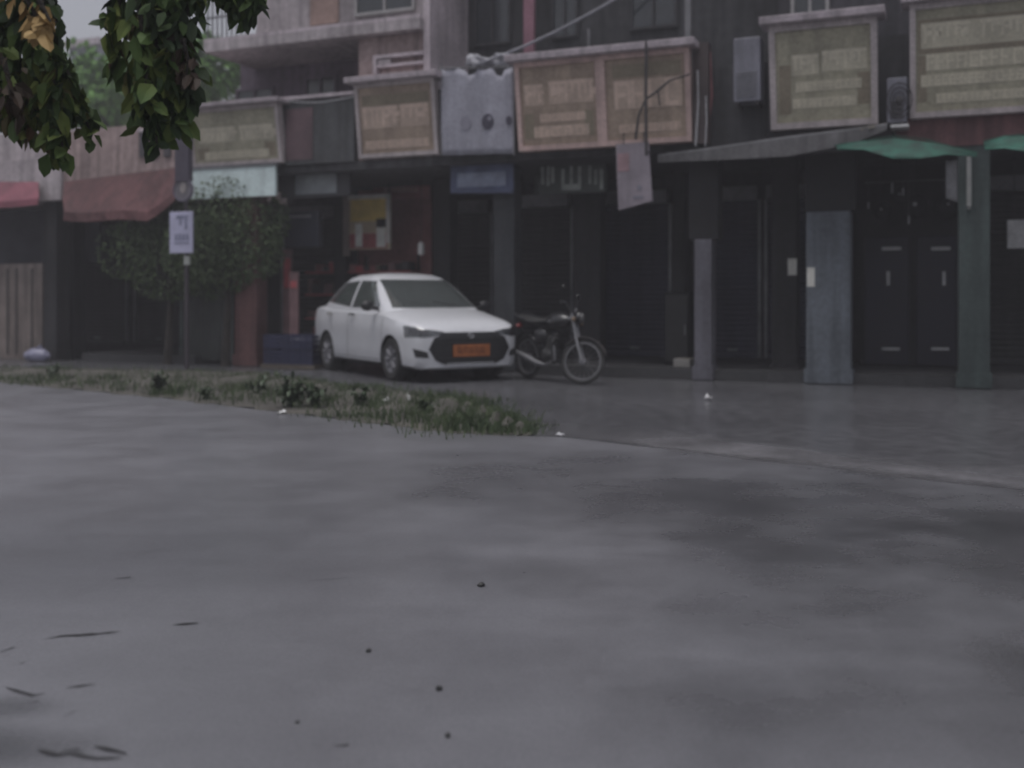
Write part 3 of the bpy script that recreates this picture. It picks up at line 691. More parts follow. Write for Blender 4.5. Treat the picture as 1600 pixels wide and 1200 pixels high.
# hanging dark helmets / bags and little bright fittings above the door
m_bag = M('black_bag', (.012,.012,.014), .95, .3, 5)
for i, (px, py, r_) in enumerate([(1484,322,.17),(1432,322,.16),(1380,330,.13),(1408,306,.12)]):
    dd_ = 1.2; q = MB(); c = (U(px,dd_), dd_, Z(px,py,dd_)); q.ball(c, r_, 14, 9, 1, .7, 1.1)
    lab = ['large round black bag hanging right of the door top', 'round black bag hanging over the middle of the double door', 'small black bag hanging over the left door leaf', 'smallest black bag, highest of those hanging over the double door'][i]
    rt = thing('hanging_bag', lab, 'bag', c[0], dd_, c[2]-r_, 'black bags hanging over the double door'); part('body', q, m_bag, rt, smooth=True)
    q = MB(); q.cyl((c[0],dd_,c[2]+r_), (c[0],dd_,CEIL-.003), .006, 5); part('strap', q, m_bag, rt)
    q = MB(); q.ball((c[0]-.02,dd_-r_*.68,c[2]+.02), .016+.012*(i == 1), 8, 6); part('bright_tag', q, m_white, rt)
q = MB()
for px, a, b in ((1357,316,326),(1394,286,302),(1411,294,306),(1420,338,350),(1502,328,340)): q.box(U(px-1.3,1.1), U(px+1.3,1.1), 1.09, 1.1, Z(px,b,1.1), Z(px,a,1.1))
q.cyl((U(1350,1.1),1.105,Z(1394,284,1.1)), (U(1505,1.1),1.105,Z(1394,284,1.1)), .002, 5)
for px, a, b in ((1357,316,326),(1394,286,302),(1411,294,306),(1420,338,350),(1502,328,340)): q.cyl((U(px,1.1),1.1,Z(px,a,1.1)), (U(px,1.1),1.105,Z(1394,284,1.1)), .0008, 4)
solo('tag_string', q, m_whc, 'string of small white tags hanging over the double door', 'tags')
# papers on columns
def paper(px0, px1, py0, py1, d, label, mat=m_white, nm='notice'):
    q = MB(); q.box(U(px0,d), U(px1,d), d-.006, d-.001, Z(px0,py1,d), Z(px0,py0,d)); return solo(nm, q, mat, label, 'notice', 'paper notices on the columns')
m_paper = M('grey_white_paper', (.75,.74,.68), .8, .2, 6)
paper(1231, 1245, 404, 430, .9, 'small pale paper notice on the dark inner column, left of the blue column', m_paper)
q = MB(); 
paper(1261, 1273, 418, 448, -.002, 'small pale paper notice on the left side of the blue-grey column', m_paper)
q = MB(); q.box(U(1574,1.3), U(1640,1.3), 1.28, 1.31, Z(1574,388,1.3), Z(1574,344,1.3)); nb_ = thing('notice_board', 'pale blank board hanging at the right edge, right of the teal column', 'sign', U(1600,1.3), 1.3, Z(1574,388,1.3)); part('board', q, M('pale_board', (.7,.7,.7), .7), nb_)
q = MB(); q.cyl((U(1585,1.3),1.3,Z(1585,344,1.3)), (U(1585,1.3),1.3,CEIL-.003), .006, 5); q.cyl((U(1625,1.3),1.3,Z(1585,344,1.3)), (U(1625,1.3),1.3,CEIL-.003), .006, 5); part('hanger', q, m_iron, nb_)
# small carton on the step
d = .35
q = MB(); q.box(U(1052,d), U(1078,d), d, d+.3, .155, Z(1065,561,d)); ct = thing('carton', 'small grey-white carton on the step left of the lilac column', 'carton', U(1065,d), d, .15); part('box', q, M('pale_carton', (.34,.33,.31), .8), ct, bevel=.008)
q = MB(); q.box(U(1052,d)-.004, U(1078,d)+.004, d+.12, d+.17, Z(1065,561,d)+.001, Z(1065,561,d)+.004); part('tape', q, M('brown_tape', (.2,.15,.09), .5), ct)
# dark cabinet behind it
d = .9
q = MB(); q.box(U(1038,d), U(1076,d), d, d+.5, .153, 1.25); cbt = thing('cabinet', 'black narrow cabinet standing in the arcade behind the carton', 'cabinet', U(1057,d), d, .15); part('body', q, m_bag, cbt, bevel=.01)
q = MB(); q.box(U(1040,d), U(1074,d), d-.02, d-.003, .2, 1.2); dl = part('door', q, M('black_panel', (.02,.02,.02), .5), cbt); q = MB(); q.box(U(1070,d), U(1072,d), d-.04, d-.021, .6, .75); part('handle', q, m_metal, dl)

# ------------------------------------------------------------------ left shop contents
# poster board with ochre top
d = 1.95
pb_ = thing('poster_stand', 'poster board with ochre top and pale-red lower half, hanging above the white car', 'poster', U(575,d), d, Z(575,392,d))
q = MB(); q.box(U(538,d), U(546,d), d-.05, d+.03, Z(540,400,d), Z(540,258,d)); part('post', q, M('pale_post', S(100,92,88,3.6), .7), pb_)
q = MB(); q.box(U(547,d), U(611,d), d-.03, d+.02, Z(575,390,d), Z(575,306,d)); bd = part('board', q, M('poster_beige', S(108,98,84,5), .6, .2, 4), pb_)
q = MB(); q.box(U(549,d), U(604,d), d-.036, d-.032, Z(575,346,d), Z(575,311,d)); part('ochre_field', q, M('poster_ochre', S(128,112,62,5), .6, .2, 4), bd)
q = MB(); q.box(U(548,d), U(606,d), d-.036, d-.032, Z(575,388,d), Z(575,365,d)); part('red_field', q, M('poster_red', S(96,50,52,4.5), .6, .3, 6), bd)
q = MB()
for a, b, c, e in ((557,568,350,386),(590,604,356,386)): q.box(U(a,d), U(b,d), d-.042, d-.0375, Z(a,e,d), Z(a,c,d))
part('pale_shape', q, M('poster_pale', S(150,135,130,5), .6, .2, 6), bd)
q = MB(); q.box(U(590,d), U(605,d), d-.047, d-.0435, Z(598,355,d), Z(598,342,d)); part('dark_shape', q, m_bag, bd)
q = MB(); q.box(U(606,d), U(612,d), d-.06, d-.0325, Z(608,380,d), Z(608,303,d)); q.box(U(546,d), U(612,d), d-.06, d-.0325, Z(608,310,d), Z(608,303,d)); part('frame', q, M('frame_white', (.75,.72,.68), .5), pb_)
q = MB(); q.cyl((U(542,d),d,Z(575,262,d)), (U(542,d),d,CEIL-.002), .012, 8); q.cyl((U(608,d),d,Z(575,306,d)), (U(608,d),d,CEIL-.002), .008, 8); part('hanger', q, m_iron, pb_)
# red lettered board behind
d = 2.6
rb_ = thing('wall_sign', 'dull red wall sign with a pinkish text line, upper right of the ochre poster', 'sign', U(625,d), d, Z(625,305,d))
q = MB(); q.box(U(585,d), U(672,d), d-.03, d+.02, Z(625,312,d), Z(625,262,d)); bd = part('board', q, M('red_sign_board', (.42,.18,.18), .7, .3, 2), rb_)
q = MB(); x = 602
rr = random.Random(9)
while x < 652: wd_ = rr.uniform(2, 5); q.box(U(x,d), U(x+wd_,d), d-.04, d-.031, Z(x,301,d), Z(x,293,d)); x += wd_+1.2
part('lettering', q, M('pink_letters', (.6,.38,.36), .7), bd)
# little white lantern
d = 1.4
lt = thing('lantern', 'small white glass lantern hanging above the car, right of the ochre poster', 'lantern', U(658,d), d, Z(658,400,d))
q = MB(); c = (U(658,d), d, Z(658,388,d)); q.tube([(c[0],d,c[2]-.12),(c[0],d,c[2]-.09),(c[0],d,c[2]+.07),(c[0],d,c[2]+.11)], [.03,.06,.055,.02], 10); part('glass', q, M('lantern_white', (.8,.8,.78), .4), lt, smooth=True)
q = MB(); q.cyl((c[0],d,c[2]+.11), (c[0],d,CEIL-.002), .006, 5); part('cord', q, m_iron, lt)
# left: glass cabinet panel and dark box sign, pink standing banners, red box, blue crate
d = .35
gp = thing('glass_panel', 'grey glazed panel in a dark frame under the maroon panel, left of the poster post', 'panel', U(492,d), d, Z(492,305,d))
q = MB(); q.box(U(438,d), U(546,d), d, d+.05, Z(492,308,d), Z(492,258,d)); fr = part('frame', q, M('dark_panel_frame', (.06,.06,.065), .7), gp)
q = MB(); q.box(U(462,d), U(526,d), d-.012, d-.003, Z(492,303,d), Z(492,264,d)); part('glass', q, M('grey_glazing', (.26,.285,.30), .3, .3, 3), fr)
q = MB(); q.cyl((U(450,d),d+.02,Z(450,258,d)), (U(450,d),d+.02,CEIL-.002), .01, 5); q.cyl((U(535,d),d+.02,Z(535,258,d)), (U(535,d),d+.02,CEIL-.002), .01, 5); part('hanger', q, m_iron, gp)
d = .9
bx = thing('box_sign', 'blue-black square box sign hanging left of the ochre poster', 'sign', U(469,d), d, Z(469,388,d))
q = MB(); q.box(U(444,d), U(497,d), d, d+.15, Z(469,386,d), Z(469,330,d)); part('box', q, M('blue_black_box', (.06,.065,.09), .5), bx, bevel=.01)
q = MB(); q.box(U(452,d), U(486,d), d-.01, d-.003, Z(469,340,d), Z(469,336,d)); q.box(U(439,d), U(443,d), d, d+.02, Z(441,388,d), Z(441,350,d)); part('strip', q, M('grey_strip', (.42,.42,.45), .6), bx)
q = MB(); q.cyl((U(455,d),d+.07,Z(469,330,d)), (U(455,d),d+.07,CEIL-.002), .01, 5); q.cyl((U(485,d),d+.07,Z(469,330,d)), (U(485,d),d+.07,CEIL-.002), .01, 5); part('hanger', q, m_iron, bx)
m_pinkb = M('faded_pink', (.22,.13,.135), .7, .35, 4); m_redp = M('dull_red', (.5,.11,.12), .6, .3, 4)
for i, (a, b, c, e, dd_) in enumerate(((442,456,390,520,.7),(452,466,425,524,.35))):
    bnr = thing('standing_banner', ['taller faded pink standing banner beside the red-brown pillar', 'shorter faded pink standing banner in front of the blue crate stack'][i], 'banner', U((a+b)/2,dd_), dd_, .01, 'faded pink standing banners')
    q = MB(); q.box(U(a,dd_), U(b,dd_), dd_, dd_+.02, .12, Z(a,c,dd_)); cl = part('panel', q, m_pinkb, bnr)
    q = MB(); q.box(U(a+2,dd_), U(b-2,dd_), dd_-.008, dd_-.002, Z(a,450,dd_), Z(a,c+14,dd_)); part('red_print', q, m_redp, cl)
    q = MB(); q.box(U(a-3,dd_), U(b+3,dd_), dd_-.12, dd_+.14, .012, .05); q.cyl((U((a+b)/2,dd_), dd_+.04, .05), (U((a+b)/2,dd_), dd_+.04, Z(a,c,dd_)), .012, 6); part('base', q, m_iron, bnr)
d = 2.2
sh = thing('display_rack', 'dull red display rack with small goods in the shop behind the car', 'rack', U(520,d), d, .01)
q = MB()
for z in (.3, .75, 1.2, 1.62): q.box(U(476,d), U(640,d), d, d+.4, z, z+.03)
part('shelf', q, m_redp, sh)
q = MB()
for px in (476, 556, 638): q.box(U(px,d)-.02, U(px,d)+.02, d+.37, d+.403, .012, 1.95)
part('upright', q, m_iron, sh)
rr = random.Random(21); cols = [m_redp, m_pinkb, M('dull_tan_goods', (.2,.16,.12), .7), M('dark_goods', (.05,.045,.05), .7), m_redshop]
qs = [MB() for _ in cols]
for z in (.33, .78, 1.23, 1.652):
    u = U(479,d)
    while u < U(632,d):
        w_ = rr.uniform(.07,.18); h_ = rr.uniform(.12,.3) if z < 1.6 else rr.uniform(.08,.2); qs[rr.choice((0,1,2,3,3,3,4))].box(u, u+w_, d+.04, d+.3, z+.003, z+h_); u += w_+.015
for q, m_ in zip(qs, cols): 
    if q.v: part('goods', q, m_, sh)
d = -.25
bc = thing('crate_stack', 'dark blue plastic crate stack on the ground left of the car', 'crate', U(450,d), d, .0)
m_bluec = M('dark_blue_plastic', (.022,.025,.065), .45, .25, 3)
for k in range(2):
    q = MB(); u0, u1 = U(412,d), U(488,d); z0 = .075+k*.25
    q.box(u0, u1, d, d+.5, z0, z0+.03)
    for z_ in (z0+.031, z0+.1, z0+.17): q.box(u0, u1, d, d+.02, z_, z_+.055); q.box(u0, u0+.02, d+.021, d+.5, z_, z_+.055); q.box(u1-.02, u1, d+.021, d+.5, z_, z_+.055); q.box(u0+.021, u1-.021, d+.48, d+.5, z_, z_+.055)
    for i in range(9): u = u0+(u1-u0-.03)*i/8; q.box(u, u+.03, d-.008, d-.001, z0, z0+.235)
    cr = part('crate', q, m_bluec, bc)
q = MB(); rr = random.Random(3); q.ball((U(450,d), d+.25, .43), .3, 14, 8, 1.0, .7, .42); part('tarp_bundle', q, m_bluec, bc, smooth=True)
q = MB(); q.box(U(408,d), U(492,d), d-.02, d+.52, .01, .07); part('pallet', q, M('wet_wood', (.12,.10,.08), .8), bc)
# pale bag left
d = -.35
q = MB(); c = (U(58,d), d, .11); q.ball(c, .25, 16, 10, 1.1, .7, .5)
rr = random.Random(6); q.v = [(x+rr.uniform(-.02,.02), y+rr.uniform(-.02,.02), max(.012, z+rr.uniform(-.02,.02))) for x, y, z in q.v]
bg_ = thing('plastic_bag', 'bluish-white full plastic bag on the verge beside the tan wall', 'bag', c[0], d, .01); part('body', q, M('bluish_plastic', (.26,.26,.36), .45, .3, 6), bg_, smooth=True)
q = MB(); q.tube([(c[0], d, .21), (c[0]+.03, d, .25), (c[0]+.08, d+.01, .27)], [.05,.025,.045], 8); part('knot', q, M('bluish_plastic', (1,1,1)), bg_, smooth=True)
# gate with grey-green panel, right under shrub
d = .35
gt = thing('metal_gate', 'dark green-grey sheet gate between the roadside sign and the red-brown pillar', 'gate', U(322,d), d, .02)
q = MB(); u0, u1 = U(285,d), U(362,d)
for k in range(13): u = u0+(u1-u0)*k/13; q.box(u, u+(u1-u0)/13-.012, d, d+.03, .06, 1.62)
part('panel', q, M('green_grey_sheet', (.055,.062,.058), .6, .3, 2, streak=.3), gt)
q = MB(); q.box(u0-.04, u0-.003, d-.02, d+.05, .02, 1.75); q.box(u1+.003, u1+.04, d-.02, d+.05, .02, 1.75); q.box(u0, u1, d+.032, d+.06, 1.5, 1.56); q.box(u0, u1, d+.032, d+.06, .2, .26); part('frame', q, M('teal_grey_frame', (.12,.15,.145), .6), gt)

# ------------------------------------------------------------------ roadside sign post
d = -1.15
sp = thing('road_sign', 'roadside post with a round disc above a white rectangular plate with grey-blue marks', 'sign', U(291,d), d, 0)
q = MB(); q.cyl((U(291,d),d+.02,.01), (U(289,d),d+.02,Z(289,188,d)), .035, 10, .03); part('post', q, M('post_dark', (.06,.05,.06), .6), sp)
q = MB(); disc(q, 288, 297, d-.03, .19, 24); ds = part('disc', q, M('faded_disc', (.16,.15,.17), .5, .3, 6), sp)
q = MB(); c = (U(288,d), d-.038, Z(288,297,d)); q.tube([(c[0]+.18*cos(2*pi*k/24), c[1], c[2]+.18*sin(2*pi*k/24)) for k in range(24)], .014, 6, close=True); part('rim', q, M('disc_rim', (.10,.09,.13), .5), ds)
q = MB(); disc(q, 286, 293, d-.036, .06, 12, sq=1.6); part('pale_patch', q, M('disc_pale', (.32,.29,.28), .6), ds)
q = MB(); q.box(U(268,d), U(304,d), d-.05, d-.02, Z(286,396,d), Z(286,331,d)); pl = part('plate', q, M('plate_white', S(142,142,162,2.4), .45, .12, 3), sp, bevel=.01)
m_pm = M('plate_marks', (.22,.23,.33), .6, .2, 5)
q = MB(); dd_ = d-.056
q.box(U(279,d), U(297,d), dd_, d-.0505, Z(288,342,d), Z(288,337,d)); q.box(U(292,d), U(296,d), dd_, d-.0505, Z(288,358,d), Z(288,342,d)-.001); q.box(U(284,d), U(287,d), dd_, d-.0505, Z(288,352,d), Z(288,342,d)-.001)
for a, b in ((277,281),(282,287),(288,293),(294,299)): q.box(U(a,d), U(b-.8,d), dd_, d-.0505, Z(288,376,d), Z(288,366,d))
q.box(U(276,d), U(299,d), dd_, d-.0505, Z(288,381,d), Z(288,379,d)); part('marks', q, m_pm, pl)
q = MB(); q.box(U(289,d), U(298,d), d-.03, d+.0, Z(292,414,d), Z(292,400,d)); part('clamp', q, M('clamp_pale', (.3,.32,.3), .6), sp)
q = MB(); q.box(U(277,d), U(298,d), d-.06, d+.05, Z(288,284,d), Z(288,205,d)); part('bracket_box', q, M('dark_violet_box', (.07,.06,.085), .6, .3, 3), sp)

# ------------------------------------------------------------------ foliage
def leafmat(name, cols, rough=.5):
    m = bpy.data.materials.new(name); m.use_nodes = True; t = m.node_tree; N = t.nodes; L = t.links; b = N['Principled BSDF']
    geo = N.new('ShaderNodeNewGeometry'); cr = N.new('ShaderNodeValToRGB'); el = cr.color_ramp.elements
    while len(el) > 1: el.remove(el[0])
    el[0].position = cols[0][0]; el[0].color = (*cols[0][1], 1)
    for p, c in cols[1:]: e = el.new(p); e.color = (*c, 1)
    tc = N.new('ShaderNodeTexCoord'); n_ = N.new('ShaderNodeTexNoise'); n_.inputs['Scale'].default_value = 2.2; L.new(tc.outputs['Object'], n_.inputs['Vector'])
    a = N.new('ShaderNodeMath'); a.operation = 'MULTIPLY_ADD'; a.inputs[1].default_value = .5; L.new(geo.outputs['Random Per Island'], a.inputs[0])
    s_ = N.new('ShaderNodeMapRange'); s_.inputs['From Min'].default_value = .3; s_.inputs['From Max'].default_value = .7; s_.inputs['To Max'].default_value = .5; L.new(n_.outputs[0], s_.inputs['Value'])
    L.new(s_.outputs[0], a.inputs[2]); L.new(a.outputs[0], cr.inputs[0]); L.new(cr.outputs[0], b.inputs['Base Color']); b.inputs['Roughness'].default_value = rough
    return m
def leaf(mb, p, d, nrm, L_, Wd, fold=.2):
    d = d.normalized(); s = d.cross(nrm)
    if s.length < 1e-3: s = d.orthogonal()
    s.normalize(); n_ = s.cross(d)
    a = p; b = p+d*L_*.35+s*Wd*.5+n_*fold*Wd; c = p+d*L_*.75+s*Wd*.38+n_*fold*Wd*.6-Vector((0,0,.05*L_)); e = p+d*L_-Vector((0,0,.14*L_))
    b2_ = p+d*L_*.35-s*Wd*.5+n_*fold*Wd; c2 = p+d*L_*.75-s*Wd*.38+n_*fold*Wd*.6-Vector((0,0,.05*L_)); mid = p+d*L_*.5
    mb.add([a, b, c, e, c2, b2_, mid], [(0,1,6),(1,2,6),(2,3,6),(3,4,6),(4,5,6),(5,0,6)])
def rv(rr): 
    while 1:
        v = Vector((rr.uniform(-1,1), rr.uniform(-1,1), rr.uniform(-1,1)))
        if .05 < v.length < 1: return v
m_bark = M('bark', (.04,.034,.028), .9, .4, 6, bump=.6)
# near tree: trunk stands outside the frame to the left, twigs hang into view
m_leaf = leafmat('near_leaves', [(0,(.006,.011,.004)),(.35,(.020,.042,.010)),(.6,(.055,.10,.018)),(.8,(.13,.16,.03)),(.93,(.06,.024,.014)),(1,(.14,.08,.03))], .75)
m_dry = leafmat('dry_leaves', [(0,(.18,.12,.04)),(.5,(.34,.22,.08)),(1,(.5,.34,.14))], .7)
m_rust = leafmat('rusty_leaves', [(0,(.022,.014,.008)),(.5,(.04,.022,.012)),(1,(.045,.034,.016))], .7)
nt_ = bpy.data.objects.new('leafy_tree', None); C.objects.link(nt_); nt_.location = (-3.6, 3.6, 0)
tag(nt_, 'near tree whose dark leafy twigs hang into the top left corner', 'tree')
O = Vector((-3.6, 3.6, 0))
def at(px, py, Yd): return Vector(((px-800)/1600*Yd, Yd, H+(466-py)/1600*Yd))
q = MB(); base = Vector((0,0,0))
q.tube([O+Vector(v) for v in ((0,0,-.1),(.04,.02,.8),(0,.08,1.7),(.15,.1,2.6),(.1,.25,3.6))], [.17,.14,.12,.10,.07], 12)
limbs = [([(.15,.1,2.5)], at(-60,-90,4.2)), ([(.1,.2,2.9)], at(200,-160,4.0)), ([(.1,.25,3.4)], at(330,-120,4.4)), ([(.1,.2,3.2)], Vector((-4.6,2.6,4.0))), ([(.1,.2,3.3)], Vector((-3.2,5.0,4.3))), ([(.1,.25,3.5)], Vector((-2.9,2.9,4.2)))]
tips = []
for (s0,), e in limbs:
    s0 = O+Vector(s0); m_ = s0.lerp(e, .5)+Vector((0,0,.22)); q.tube([s0, m_, e], [.055,.035,.018], 7); tips.append(e)
rr = random.Random(12)
def hang(mb, lb, a, b, spread, nleaf, L0):
    m_ = a.lerp(b, .5)+rv(rr)*spread*.4; mb.tube([a, m_, b], [.012,.008,.004], 5)
    for k in range(nleaf):
        t = rr.uniform(.05, 1.03); p = (a.lerp(m_, t*2) if t < .5 else m_.lerp(b, t*2-1)) + rv(rr)*spread*(1-.45*t)
        dd_ = rv(rr)+Vector((0,0,-.9)); L_ = L0*rr.uniform(.6,1.25); leaf(lb, p, dd_, rv(rr), L_, L_*rr.uniform(.5,.75))
lb = MB(); l2 = MB(); l3 = MB()
# clusters given as (start, end) of hanging twigs
for (ax, ay, bx_, by, Yd, spr, n_) in [(15,-60,35,150,4.2,.18,150),(55,-60,55,190,4.2,.11,110),(62,-20,98,228,4.1,.05,50),(70,30,88,232,4.1,.08,70),(-60,-40,-20,170,4.3,.2,110),(0,-60,10,160,4.4,.15,90),
        (84,70,142,208,4.2,.05,45),(-20,60,45,205,4.2,.10,60),
        (260,-80,262,120,4.1,.15,150),(230,-60,232,190,4.15,.09,95),(200,-40,180,90,4.1,.07,60),(300,-60,296,165,4.1,.08,95),(250,20,245,225,4.1,.05,45),(280,60,275,195,4.1,.06,50),
        (350,-100,370,5,4.3,.09,60),(395,-100,392,25,4.3,.05,30),(330,-90,340,-10,4.3,.08,40),(215,0,228,150,4.0,.08,40)]:
    hang(q, lb, at(ax,ay,Yd), at(bx_,by,Yd), spr, int(n_*1.35), .086)
a0 = tips[1]
for tgt in ((260,-80,4.1),(230,-60,4.15),(200,-40,4.1),(300,-60,4.1),(250,20,4.1),(280,60,4.1),(350,-100,4.3),(395,-100,4.3),(330,-90,4.3),(215,0,4.0)): q.tube([a0, at(*tgt)], [.014,.009], 5)
a0 = tips[0]
for tgt in ((20,-60,4.2),(80,-60,4.2),(110,-60,4.1),(70,30,4.1),(-60,-40,4.3),(0,-60,4.4),(90,40,4.2),(-20,60,4.2)): q.tube([a0, at(*tgt)], [.014,.009], 5)
hang(q, l2, at(30,-20,3.95), at(66,62,3.95), .05, 34, .075); hang(q, l2, at(60,0,3.95), at(82,40,3.95), .03, 12, .07)
hang(q, l3, at(5,90,3.98), at(20,165,3.98), .08, 24, .07); hang(q, l3, at(285,60,4.02), at(290,120,4.02), .06, 20, .07)
# crown outside the picture
for c in [(-3.6,3.6,4.3),(-4.5,2.8,4.1),(-3.3,4.9,4.4),(-2.9,2.9,4.3),(-4.5,4.4,4.2),(-3.7,3.6,4.9),(-2.5,4.0,4.4)]:
    for k in range(230):
        v = rv(rr); p = Vector(c)+Vector((v.x*.75, v.y*.75, v.z*.42)); leaf(lb, p, rv(rr)+Vector((0,0,-.5)), rv(rr), rr.uniform(.08,.13), rr.uniform(.05,.08))
o = link('trunk', q.mesh('trunk', O, True), m_bark, nt_); o = link('crown', lb.mesh('crown', O), m_leaf, nt_)
link('dry_leaves', l2.mesh('dry', O), m_dry, nt_); link('rusty_leaves', l3.mesh('rusty', O), m_rust, nt_)

def bush(name, label, cat, c, rad, n_, L0, mat, trunk=True, group=None, blobs=9, seed=1, trunk_h=None):
    rr = random.Random(seed); c = Vector(c); base = Vector((c.x, c.y, 0)); rt = bpy.data.objects.new(name, None); C.objects.link(rt); rt.location = base; tag(rt, label, cat, group)
    cs = [c+Vector((rr.uniform(-.6,.6)*rad[0], rr.uniform(-.6,.6)*rad[1], rr.uniform(-.6,.6)*rad[2])) for _ in range(blobs)]
    t_ = MB(); tw = .03+.05*rad[0] if rad[0] > 1 else .03
    t_.tube([base-Vector((0,0,.05)), base.lerp(c, .5)+Vector((.05*rad[0],0,0)), c], [tw, tw*.7, tw*.35], 8)
    for k in cs: t_.tube([base.lerp(c, .6), k], [tw*.4, tw*.12], 5)
    link('trunk', t_.mesh('trunk', base, True), m_bark, rt)
    lb = MB()
    for i in range(n_):
        k = cs[i % blobs]; v = rv(rr); v = v.normalized()*(v.length**.4); p = k+Vector((v.x*rad[0]*.5, v.y*rad[1]*.5, v.z*rad[2]*.5))
        if p.z < .03: p.z = .05
        leaf(lb, p, v+rv(rr)*.8+Vector((0,0,-.3)), v+rv(rr)*.4, L0*rr.uniform(.6,1.3), L0*rr.uniform(.4,.7))
    link('crown', lb.mesh('crown', base), mat, rt); return rt
m_shrub = leafmat('shrub_leaves', [(0,(.06,.09,.04)),(.5,(.075,.112,.048)),(.85,(.09,.13,.055)),(1,(.10,.14,.06))], .8)
m_far = leafmat('far_leaves', [(0,(.04,.10,.018)),(.5,(.08,.19,.03)),(.85,(.13,.25,.05)),(1,(.20,.30,.08))], .8)
def Wd(px, py, d): return W(U(px,d), d, Z(px,py,d))
bush('climbing_shrub', 'dark green climbing shrub over the shop front, left of the roadside sign plate', 'shrub', Wd(262,372,-.05), (1.15,.4,1.0), 8500, .065, m_shrub, blobs=20, seed=2)
bush('climbing_shrub', 'dark green climbing shrub between the roadside sign plate and the red-brown pillar', 'shrub', Wd(352,372,-.1), (1.05,.4,1.0), 8500, .065, m_shrub, blobs=18, seed=4)
bush('broad_tree', 'mid green tree beyond the low shop roof, seen between the hanging twigs', 'tree', at(165,140,30), (1.9,1.9,1.3), 2600, .28, m_far, seed=5, blobs=14)
bush('broad_tree', 'green tree beyond the pinkish parapet, lower and left of its neighbour', 'tree', at(110,175,33), (2.0,1.8,.9), 1700, .28, m_far, seed=6, blobs=10)
bush('broad_tree', 'green tree partly hidden behind the right-hand hanging twigs', 'tree', at(300,120,29), (1.6,1.6,1.4), 2000, .28, m_far, seed=9, blobs=10)
# distant pale building in the gap
q = MB(); a = at(132,250,45); fb = bpy.data.objects.new('distant_building', None); C.objects.link(fb); fb.location = (a.x, 45, 0); fb.rotation_euler = (0,0,-PHI)
tag(fb, 'hazy blue-grey distant building between the hanging leaf clusters', 'building')
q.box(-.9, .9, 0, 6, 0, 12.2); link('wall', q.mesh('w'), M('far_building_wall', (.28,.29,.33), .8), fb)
q = MB(); q.box(-1.0, 1.0, -.2, 6.2, 12.203, 12.5); link('roof', q.mesh('r'), m_cap, fb)
for i in range(2):
    for k in range(3): q = MB(); q.box(-.65+i*.8, -.15+i*.8, -.05, -.003, 2+k*3, 3.5+k*3); link('window', q.mesh('wn'), m_glass, fb)

# ------------------------------------------------------------------ grass and weeds of the verge
m_grass = leafmat('grass_blades', [(0,(.035,.055,.026)),(.5,(.055,.085,.036)),(.85,(.085,.11,.05)),(1,(.12,.13,.075))], .8)
rr = random.Random(33); gb_ = MB()
def height_at(s): return 1.0 if s < .8 else .5

def blade(mb, x, y, z, h, wd, rr):
    a = rr.uniform(0, 2*pi); l = rr.uniform(.1,.6)*h; dx, dy = cos(a)*wd, sin(a)*wd; b = rr.uniform(0, 2*pi); lx, ly = cos(b)*l, sin(b)*l
    mb.add([(x-dx, y-dy, z), (x+dx, y+dy, z), (x+dx*.6+lx*.4, y+dy*.6+ly*.4, z+h*.6), (x-dx*.6+lx*.4, y-dy*.6+ly*.4, z+h*.6), (x+lx, y+ly, z+h)], [(0,1,2,3),(3,2,4)])
tufts = []
for _ in range(430):
    s = rr.uniform(.16, .97); t = rr.random()**1.0
    p = lerp2(along(vb_front, s), along(vb_back, s), t*.92+.04); tufts.append((p, s, t))
for (p, s, t) in tufts:
    k = (rr.uniform(.3, 1.0)*(1.15 if t < .5 else .7))*(.30 if s > .86 else .55 if s > .72 else .9); R_ = rr.uniform(.08,.3)*(.4 if s > .8 else 1)
    for _ in range(int(26+20*k)):
        x = p[0]+rr.gauss(0, R_); y = p[1]+rr.gauss(0, R_)
        blade(gb_, x, y, .02, rr.uniform(.04,.15)*k+.015, rr.uniform(.004,.009), rr)
go = link('grass', gb_.mesh('grass'), m_grass); go['kind'] = 'stuff'
m_weed = leafmat('weed_leaves', [(0,(.02,.035,.018)),(.5,(.035,.06,.025)),(.85,(.06,.085,.035)),(1,(.09,.10,.05))])
def weed(px, py, hp_, n_, label, seed):
    x, y = Pg(px, py); h_ = hp_/1600*y; rr = random.Random(seed); rt = bpy.data.objects.new('weed_plant', None); C.objects.link(rt); rt.location = (x, y, .02)
    tag(rt, label, 'plant', 'broad-leaved weeds on the verge'); st = MB(); lf = MB(); base = Vector((x, y, .02))
    for _ in range(max(3, n_//9)):
        tp = base+Vector((rr.uniform(-.5,.5)*h_, rr.uniform(-.3,.3)*h_, h_*rr.uniform(.6,1))); st.tube([base, base.lerp(tp,.5)+Vector((0,0,.04)), tp], [.006,.005,.002], 4)
        for k in range(9):
            t = rr.uniform(.25,1); p = base.lerp(tp, t); leaf(lf, p, rv(rr)+Vector((0,0,.2)), Vector((0,0,1))+rv(rr)*.5, rr.uniform(.05,.1), rr.uniform(.03,.055))
    link('stem', st.mesh('stem', base), m_weed, rt); link('leaves', lf.mesh('leaves', base), m_weed, rt)
for i, a in enumerate([(248,618,36,90,'tall weed clump right of the foot of the roadside sign'),(455,640,52,150,'largest weed clump, on the verge in front of the blue crates'),(490,640,40,90,'weed clump just right of the largest one, before the rear wheel of the car'),
      (565,640,34,60,'low weed clump on the verge before the front wheel of the car'),(400,622,34,60,'small weed clump left of the largest one'),(85,592,20,50,'small weed clump on the verge near the bluish bag'),
      (660,652,26,60,'low weed clump right of the white litter scrap'),(320,626,22,50,'low weed between the roadside sign and the blue crates')]):
    weed(a[0], a[1], a[2], a[3], a[4], 50+i)
